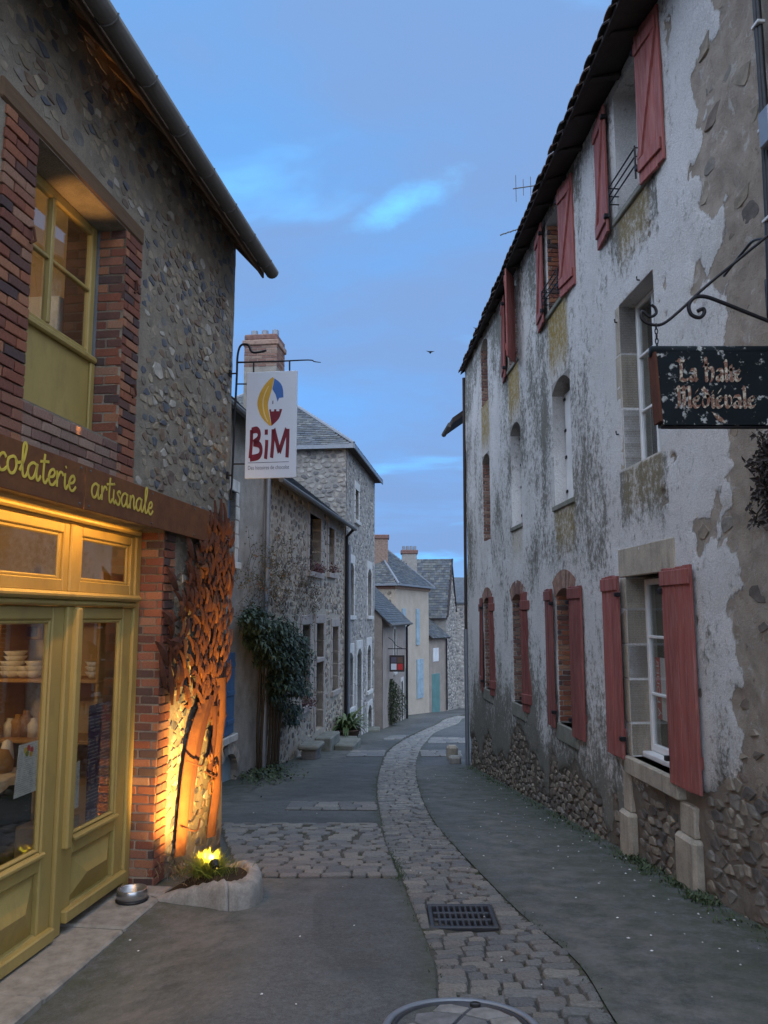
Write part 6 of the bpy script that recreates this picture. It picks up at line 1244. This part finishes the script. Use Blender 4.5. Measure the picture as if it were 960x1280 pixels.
# low house beyond with a lean-to roof and a painted sign
hD = thing('low_house', 'low beige house with a sloping slate roof beyond the tall stone house', 'house', L2, (-5, .3, L2.g(-5)))
od = [(-5.2, -4.4, -.9, 1.05), (-8.6, -7.6, -3.9, -1.6)]
wD = plain_wall(hD, -10., -.37, 1.55, od, 'beige_plaster', .38, .2); shell(hD, -10., -.37, 1.55, 'beige_plaster', .38, 5., 4.0); pitched(hD, -9.9, -.4, 1.55, .38, 5., 4.0, .3, 9, .1)
opening(wD, od[0], 'pale_surround', .16, .38, .1, 'black_wood', 3); opening(wD, od[1], 'pale_surround', .16, .38, .12, 'black_wood', 4, .2, 0, 3, 0, True, 'black_wood')
m = MB(); m.tube([(-9.75, .48, L2.g(-9.7)), (-9.75, .48, 1.1), (-9.75, .7, 1.3)], .06, 8); mk('downpipe', m, 'iron', hD)
q0 = L2.px(480, 829, .8); sx_, sz_ = -2.4, None
isx = -2.2; zs_ = (CAM+ray(480, 829)*((L2.w(isx, .8, 0)).y/ray(480, 829).y)).z
ts = thing('tavern_sign', 'small framed sign with coloured quarters hanging on the low beige house', 'sign', L2, (isx, .8, zs_-.35))
m = MB(); m.cbox(isx-.03, isx+.03, .45, 1.10, zs_-.36, zs_+.34, .01); mk('frame', m, 'black_wood', ts)
for (a, b, c, d, mt) in ((.52, .76, -.28, -.02, 'sign_white'), (.79, 1.03, -.28, -.02, 'poster_red'), (.52, .76, .02, .26, 'text_grey'), (.79, 1.03, .02, .26, 'terracotta')): m = MB(); m.box(isx+.03, isx+.036, a, b, zs_+c, zs_+d); mk('field', m, mt, ts)
m = MB(); m.tube([(isx, .38, zs_+.62), (isx, 1.2, zs_+.62)], .018, 6); m.tube([(isx, .78, zs_+.34), (isx, .78, zs_+.62)], .012, 5); m.tube(smooth_path([(isx, .4, zs_+1.1), (isx, .6, zs_+.95), (isx, .75, zs_+.75), (isx, 1.0, zs_+.64)], 5), .014, 6); mk('bracket', m, 'iron', ts)
# ------------------------------------------------------------------ far end of the lane
def frame_from(P0, P1):
    d = Vector((P1[0]-P0[0], P1[1]-P0[1], 0)).normalized(); wl = Wall.__new__(Wall); wl.U = -d; wl.N = Vector((d.y, -d.x, 0)); wl.O = Vector((P0[0], P0[1], 0)); wl.ang = math.atan2(-d.y, -d.x); return wl
E5 = frame_from((.66, 45.2), (2.80, 50.6)); L5 = math.hypot(2.14, 5.4); g5 = G(1, 48)
hE = thing('cream_house', 'cream rendered house with pale blue shutters and a hipped slate roof at the bend', 'house', E5, (-L5/2, 0, g5))
m = MB(); m.box(-L5, 0, -6.5, 0, g5-.6, 3.42); wE = mk('wall', m, 'cream_plaster', hE)
for (a, b, z0, z1, mt, dy) in ((-1.45, -.95, .0, 2.1, 'pale_blue', .03), (-3.9, -3.35, -.05, 2.1, 'pale_blue', .03), (-1.45, -.95, -4.0, -1.3, 'teal_paint', .03), (-4.0, -3.45, -3.2, -.9, 'pale_blue', .03), (-4.55, -4.05, -3.2, -.9, 'pale_blue', .03)):
    m = MB(); m.cbox(a, b, dy-.03, dy+.04, z0, z1, .01); s_ = mk('door' if mt == 'teal_paint' else 'shutter', m, mt, hE)
    for f in (.12, .5, .88): q = MB(); q.cbox(a+.03, b-.03, dy+.04, dy+.06, z0+(z1-z0)*f-.05, z0+(z1-z0)*f+.05, .006); mk('batten', q, mt, s_)
rE = hip(hE, -L5, 0, -6.5, 0, 3.44, 6.6, .30, 21)
m = MB(); m.box(-L5-.12, .12, .0, .10, 3.2, 3.38); mk('cornice', m, 'old_brick', hE); m = MB(); m.box(.0, .10, -6.5, -.0, 3.2, 3.38); mk('cornice', m, 'old_brick', hE)
m = MB(); m.box(-L5-.3, .34, .30, .36, 3.36, 3.46); mk('gutter', m, 'lead', rE); m = MB(); m.box(.30, .36, -6.8, .36, 3.36, 3.462); mk('gutter', m, 'lead', rE)
polys = vcells(-5.5, -.2, -3., 3.1, .34, .24, .44, 61); mbs = MB()
for p in polys: q = MB(); stone_mesh(q, p, rr.uniform(.01, .03), rr, .02, -.02, rr.uniform(.6, .95)); mbs.add([(v[1], v[0], v[2]) for v in q.v], [f[::-1] for f in q.f])
mk('small_stones', mbs, 'row_stone', wE, kind='stuff')
def stack(label, q, D_, zb, w_, d_, mt, cap, pots):
    P = CAM+ray(*q)*(D_/ray(*q).y); o = thing('chimney', label, 'chimney', None, (P.x, P.y, zb)); m = MB(); m.box(P.x-w_/2, P.x+w_/2, P.y-d_/2, P.y+d_/2, zb, P.z-.25); mk('stack', m, mt, o); m = MB(); m.cbox(P.x-w_/2-.07, P.x+w_/2+.07, P.y-d_/2-.07, P.y+d_/2+.07, P.z-.25, P.z, .03); mk('cap', m, cap, o)
    for k in range(pots): m = MB(); x = P.x-w_/2+w_*(k+.5)/pots; m.lathe([(.10, P.z), (.09, P.z+.28), (.07, P.z+.28)], 8, (x, P.y)); mk('pot', m, 'galvanised', o)
stack('red brick chimney on the cream house', (476, 669), 47., 4.2, .85, .7, 'old_brick', 'old_brick', 0); stack('stone chimney with pots between the cream house and the steep gable', (511.5, 688), 51., 3.0, .95, .8, 'grey_mortar', 'old_brick', 4)
# little lean-to with the teal door
F6 = frame_from((2.75, 50.7), (4.05, 53.2)); L6 = math.hypot(1.3, 2.5); g6 = G(3, 52)
hF = thing('lean_to', 'small stone lean-to with a teal arched door beside the cream house', 'house', F6, (-L6/2, 0, g6)); m = MB(); m.box(-L6, -.0, -2.5, 0, g6-.5, .3); mk('wall', m, 'beige_plaster', hF)
m = MB(); m.prism([(.28, .22), (.28, .30), (-2.6, 2.6), (-2.6, 2.5)], -L6-.12, .02, 'x'); r6 = mk('roof', m, 'black_wood', hF); slates(r6, (-L6-.12, .29, .305), (1, 0, 0), (0, -2.88, 2.3), [(0, -.03), (L6+.14, -.03), (L6+.14, 3.65), (0, 3.65)], seed=71)
m = MB(); m.cbox(-1.75, -.55, -.02, .03, g6-.1, -1.95, .02); mk('door', m, 'teal_paint', hF); m = MB(); m.cbox(-1.6, -.75, -.02, .035, -1.2, -.35, .01); mk('window', m, 'white_paint', hF)
m = MB(); m.tube([(-L6+.1, .1, g6), (-L6+.1, .1, .2)], .05, 6); mk('downpipe', m, 'iron', hF)
# steep-gabled stone house
g7 = G(4, 55); hG = thing('gabled_house', 'dark stone house with a steep mossy slate roof at the far bend', 'house', None, (3.6, 55.5, g7))
A7, B7, C7, D7 = Vector((1.6, 54.2, 0)), Vector((4.15, 53.8, 0)), Vector((5.15, 57.8, 0)), Vector((2.6, 58.2, 0)); zE, zR = 1.95, 5.62; up = lambda p, z: Vector((p.x, p.y, z)); M1, M2 = (A7+D7)/2, (B7+C7)/2
m = MB(); P8 = [A7, B7, C7, D7]; m.add([up(p, g7-.6) for p in P8]+[up(p, zE) for p in P8]+[up(M1, zR-.06), up(M2, zR-.06)], [(0, 1, 5, 4), (1, 2, 6, 9, 5), (2, 3, 7, 6), (3, 0, 4, 8, 7)]); wG = mk('wall', m, 'grey_mortar', hG)
e7 = (B7-A7).normalized(); ev = up(A7, zE)-e7*.1-Vector((-e7.y, e7.x, 0))*.25-Vector((0, 0, .42)); s7 = up(M1, zR)-up(A7, zE); L7 = (B7-A7).length+.2; Lr = s7.length+.48
m = MB(); b0, b1 = ev, ev+e7*L7; t0 = ev+s7.normalized()*Lr; m.add([b0, b1, t0+e7*L7, t0, b0-Vector((0, 0, .1)), b1-Vector((0, 0, .1)), t0+e7*L7-Vector((0, 0, .1)), t0-Vector((0, 0, .1)), up(D7, zE), up(C7, zE)+e7*.1], [(0, 1, 2, 3), (4, 7, 6, 5), (0, 4, 5, 1), (1, 5, 6, 2), (3, 2, 9, 8)]); rG = mk('roof', m, 'black_wood', hG)
slates(rG, ev+Vector((0, 0, .012)), e7, s7, [(0, -.03), (L7, -.03), (L7, Lr), (0, Lr)], seed=83, w=.3, h=.2)
mbs = MB(); g_ = (C7-B7); gl_ = g_.length; gd = g_.normalized(); gn = Vector((gd.y, -gd.x, 0))
for p in vcells(.1, gl_-.1, g7, zR, .36, .24, .44, 81):
    cx = sum(a for a, _ in p)/len(p); cz = sum(b for _, b in p)/len(p)
    if cz > zE+(zR-zE)*(1-abs(cx-gl_/2)/(gl_/2))-.2: continue
    q = MB(); stone_mesh(q, p, rr.uniform(.02, .05), rr, .03, -.02, rr.uniform(.7, 1.)); mbs.add([B7+gd*v[0]+gn*v[1]+Vector((0, 0, v[2])) for v in q.v], q.f)
mk('small_stones', mbs, 'grey_stone', wG, kind='stuff'); m = MB(); m.tube([up(M2, zR)+e7*.12, up(B7, zE-.3)+e7*.12-Vector((-e7.y, e7.x, 0))*.2], .07, 6); mk('verge', m, 'black_wood', rG)
# closing wall
wl8 = frame_from((4.9, 58.2), (14., 61.)); L8 = 10.; g8 = G(7, 60)
hH = thing('far_barn', 'dark stone barn closing the far end of the lane', 'building', wl8, (-5, 0, g8)); m = MB(); m.box(-L8, 0, -5, 0, g8-.5, 2.6); mk('wall', m, 'grey_mortar', hH); polys = vcells(-4., -.1, g8, 2.5, .36, .24, .44, 91); mbs = MB()
for p in polys: stone_mesh(mbs, p, rr.uniform(.02, .05), rr, .03, -.02, rr.uniform(.7, 1.))
mk('small_stones', mbs, 'grey_stone', hH, kind='stuff'); m = MB(); m.cbox(-2.6, -1.7, -.05, .04, g8-.2, g8+2.1, .02); mk('door', m, 'black_wood', hH)
m = MB(); m.prism([(.2, 2.55), (.2, 2.65), (-2.5, 4.6), (-5.2, 2.6)], -L8, .1, 'x'); mk('roof', m, 'slate', hH)

# ------------------------------------------------------------------ plants
rr = random.Random(77)
iv = thing('climbing_shrub', 'dark glossy climbing shrub hanging on the wall between cottage and rubble house', 'shrub', L2, (16.2, .1, L2.g(16.2))); lf = MB(); stm = MB()
def L2p(px, py, d): a, b = L2.px(px, py, d); return Vector((a, d, b))
blobs = [(300, 775, 16, .35), (322, 790, 20, .5), (340, 805, 18, .55), (328, 820, 20, .5), (345, 835, 16, .55), (352, 860, 12, .5), (346, 885, 10, .4), (312, 800, 16, .4), (335, 850, 16, .5), (358, 820, 9, .5), (302, 765, 8, .3), (352, 900, 7, .3), (330, 870, 9, .3)]
for (bx, by, br_, d) in blobs:
    for _ in range(int(br_*br_*1.9)):
        a = rr.uniform(0, 6.28); q = rr.random()**.6*br_; p = L2p(bx+q*math.cos(a), by+q*.85*math.sin(a), 0.); p.y = .06+d*rr.random(); dn = Vector((rr.uniform(-.7, .7), rr.uniform(.1, 1), rr.uniform(-1, .3))); leaf(lf, p, dn, Vector((0, .3, 1)), rr.uniform(.11, .20), rr.uniform(.055, .095), .15, .2)
for k in range(7):
    a, b = L2.px(318+k*4, 960), L2.px(312+k*6, 790); pts_ = [(a[0]+(b[0]-a[0])*t+.08*math.sin(6*t+k), .08+.12*t, a[1]+(b[1]-a[1])*t) for t in [i/8 for i in range(9)]]; stm.tube(pts_, .035, 6, .012)
mk('stems', stm, 'bark', iv); mk('foliage', lf, 'ivy_leaf', iv, kind='stuff')
dv = thing('dry_vine', 'leafless brown vine with a few turning leaves spreading over the rubble house', 'vine', L2, (15.6, .05, 1.0)); tw = MB(); lf = MB(); lo = MB()
for k in range(75):
    sx0, sy0 = rr.uniform(300, 395), rr.uniform(700, 775); p = L2p(sx0, sy0, .06); pts_ = [p]; d = Vector((rr.uniform(-1, 1), 0, rr.uniform(-.4, 1)))
    for i in range(6): d = (d+Vector((rr.uniform(-.6, .6), 0, rr.uniform(-.6, .6)))).normalized(); q = pts_[-1]+d*rr.uniform(.08, .2); q.y = .05+.14*rr.random(); pts_.append(q)
    tw.tube(pts_, .007, 4, .003)
    for q in pts_:
        for _ in range(3): leaf(lo if rr.random() < .06 else lf, q+rv(rr, .07), rv(rr), Vector((0, 1, 0)), rr.uniform(.04, .09), rr.uniform(.025, .05))
mk('twigs', tw, 'twig', dv, kind='stuff'); mk('foliage', lf, 'dry_leaf', dv, kind='stuff'); mk('turning_leaves', lo, 'orange_leaf', dv, kind='stuff')
gi = thing('ground_ivy', 'low ivy spreading on the ground at the foot of the climbing shrub', 'plant', L2, (16, .4, L2.g(16))); lf = MB()
for _ in range(900): P = ground(rr.gauss(330, 18), rr.gauss(968, 7)); x, y, z = L2.loc((P.x, P.y, 0)); leaf(lf, Vector((x, y, G(P.x, P.y)+rr.random()*.10)), Vector((rr.uniform(-1, 1), rr.uniform(-1, 1), rr.uniform(0, .6))), Vector((0, 0, 1)), rr.uniform(.05, .11), .05, .1, .1)
mk('foliage', lf, 'weed', gi, kind='stuff')
for nm, lab, px_, py_, n, r0 in (('window_flowers', 'faded flowers on the upper sill of the rubble house', 395, 716, 240, .34), ('window_flowers', 'few withered flowers on the narrow upper sill of the rubble house', 415, 716, 90, .2), ('window_flowers', 'wilted plants on the lower sill left of the stone doorway', 383, 884, 130, .26)):
    x, z = L2.px(px_, py_); o = thing(nm, lab, 'flowers', L2, (x, 0, z)); lf = MB(); st = MB()
    for _ in range(n): p = Vector((x+rr.gauss(0, r0), rr.uniform(-.1, .2), z+abs(rr.gauss(0, .13)))); leaf(lf, p, rv(rr)+Vector((0, 0, .5)), Vector((0, 1, 0)), rr.uniform(.05, .1), .05)
    mk('foliage', lf, 'flower', o, kind='stuff')
# strap-leaved plant in a trough pot
P = ground(433, 929); x, y, _ = L2.loc((P.x, P.y, 0)); z = G(P.x, P.y); po_ = thing('potted_plant', 'strap-leaved plant in a dark pot beside the doorway steps', 'plant', L2, (x, y, z)); m = MB(); m.lathe([(.30, z), (.40, z+.38), (.43, z+.38), (.43, z+.43), (.38, z+.43), (.36, z+.30)], 18, (x, y)); mk('pot', m, 'terracotta', po_, True)
m = MB(); m.lathe([(.001, z+.36), (.37, z+.36)], 16, (x, y)); mk('soil', m, 'soil', po_)
for _ in range(95):
    m = MB(); a = rr.uniform(0, 6.28); L = rr.uniform(.7, 1.25); up_ = rr.uniform(.5, 1.5); d = Vector((math.cos(a), math.sin(a), 0)); s = Vector((-d.y, d.x, 0)); p = Vector((x, y, z+.36))+d*rr.uniform(0, .2); V = []
    for i in range(6): t = i/5; c = p+d*L*t*.75+Vector((0, 0, L*(up_*t-.95*t*t*(.55+up_*.3)))); w_ = .045*math.sin(math.pi*min(1, .15+t*.85))+.002; V += [c-s*w_, c+s*w_]
    m.add(V, [(2*i, 2*i+1, 2*i+3, 2*i+2) for i in range(5)]); mk('leaf', m, 'strap_leaf', po_, True)
tr_ = ground(389, 948); x, y, _ = L2.loc((tr_.x, tr_.y, 0)); z = G(tr_.x, tr_.y); o = thing('stone_trough', 'old stone trough on feet standing before the rubble house wall', 'trough', L2, (x, y, z)); m = MB(); m.cbox(x-.42, x+.42, y-.25, y+.25, z+.24, z+.36, .04); mk('basin', m, 'mossy_stone', o); m = MB(); m.cbox(x-.30, x+.30, y-.18, y+.18, z-.02, z+.24, .03); mk('foot', m, 'cement', o)
P = ground(484, 907); o = thing('round_bush', 'dark rounded bush growing by the low beige house', 'bush', None, (P.x, P.y, G(P.x, P.y))); lf = MB(); z = G(P.x, P.y)
for _ in range(6500):
    a, q, h = rr.uniform(0, 6.28), rr.random()**.5, rr.random(); rad = (.15+.85*math.sin(math.pi*min(1, h*.8+.15)))*q*.8*(1+.25*math.sin(3*a)); p = Vector((P.x+rad*math.cos(a), P.y+rad*math.sin(a), z+.05+1.9*h)); leaf(lf, p, rv(rr)+Vector((0, 0, .7)), Vector((0, 0, 1)), rr.uniform(.06, .13), .04)
mk('foliage', lf, 'bush_leaf', o, kind='stuff'); m = MB()
for k in range(7): a = k*.9; m.tube([(P.x+.08*math.cos(a), P.y+.08*math.sin(a), z), (P.x+.3*math.cos(a), P.y+.3*math.sin(a), z+1.2)], .03, 5, .01)
mk('stems', m, 'bark', o)
P = ground(462, 914); m = MB(); m.cbox(P.x-.5, P.x+.4, P.y-.5, P.y+.4, G(P.x, P.y)-.1, G(P.x, P.y)+.13, .03); tag(mk('door_slab', m, 'mossy_stone', None, at=(P.x, P.y, G(P.x, P.y))), 'flat stone slab at the tall house cellar door', 'slab')

MAT['sign_green'].node_tree.nodes['Principled BSDF'].inputs['Specular IOR Level'].default_value = .12
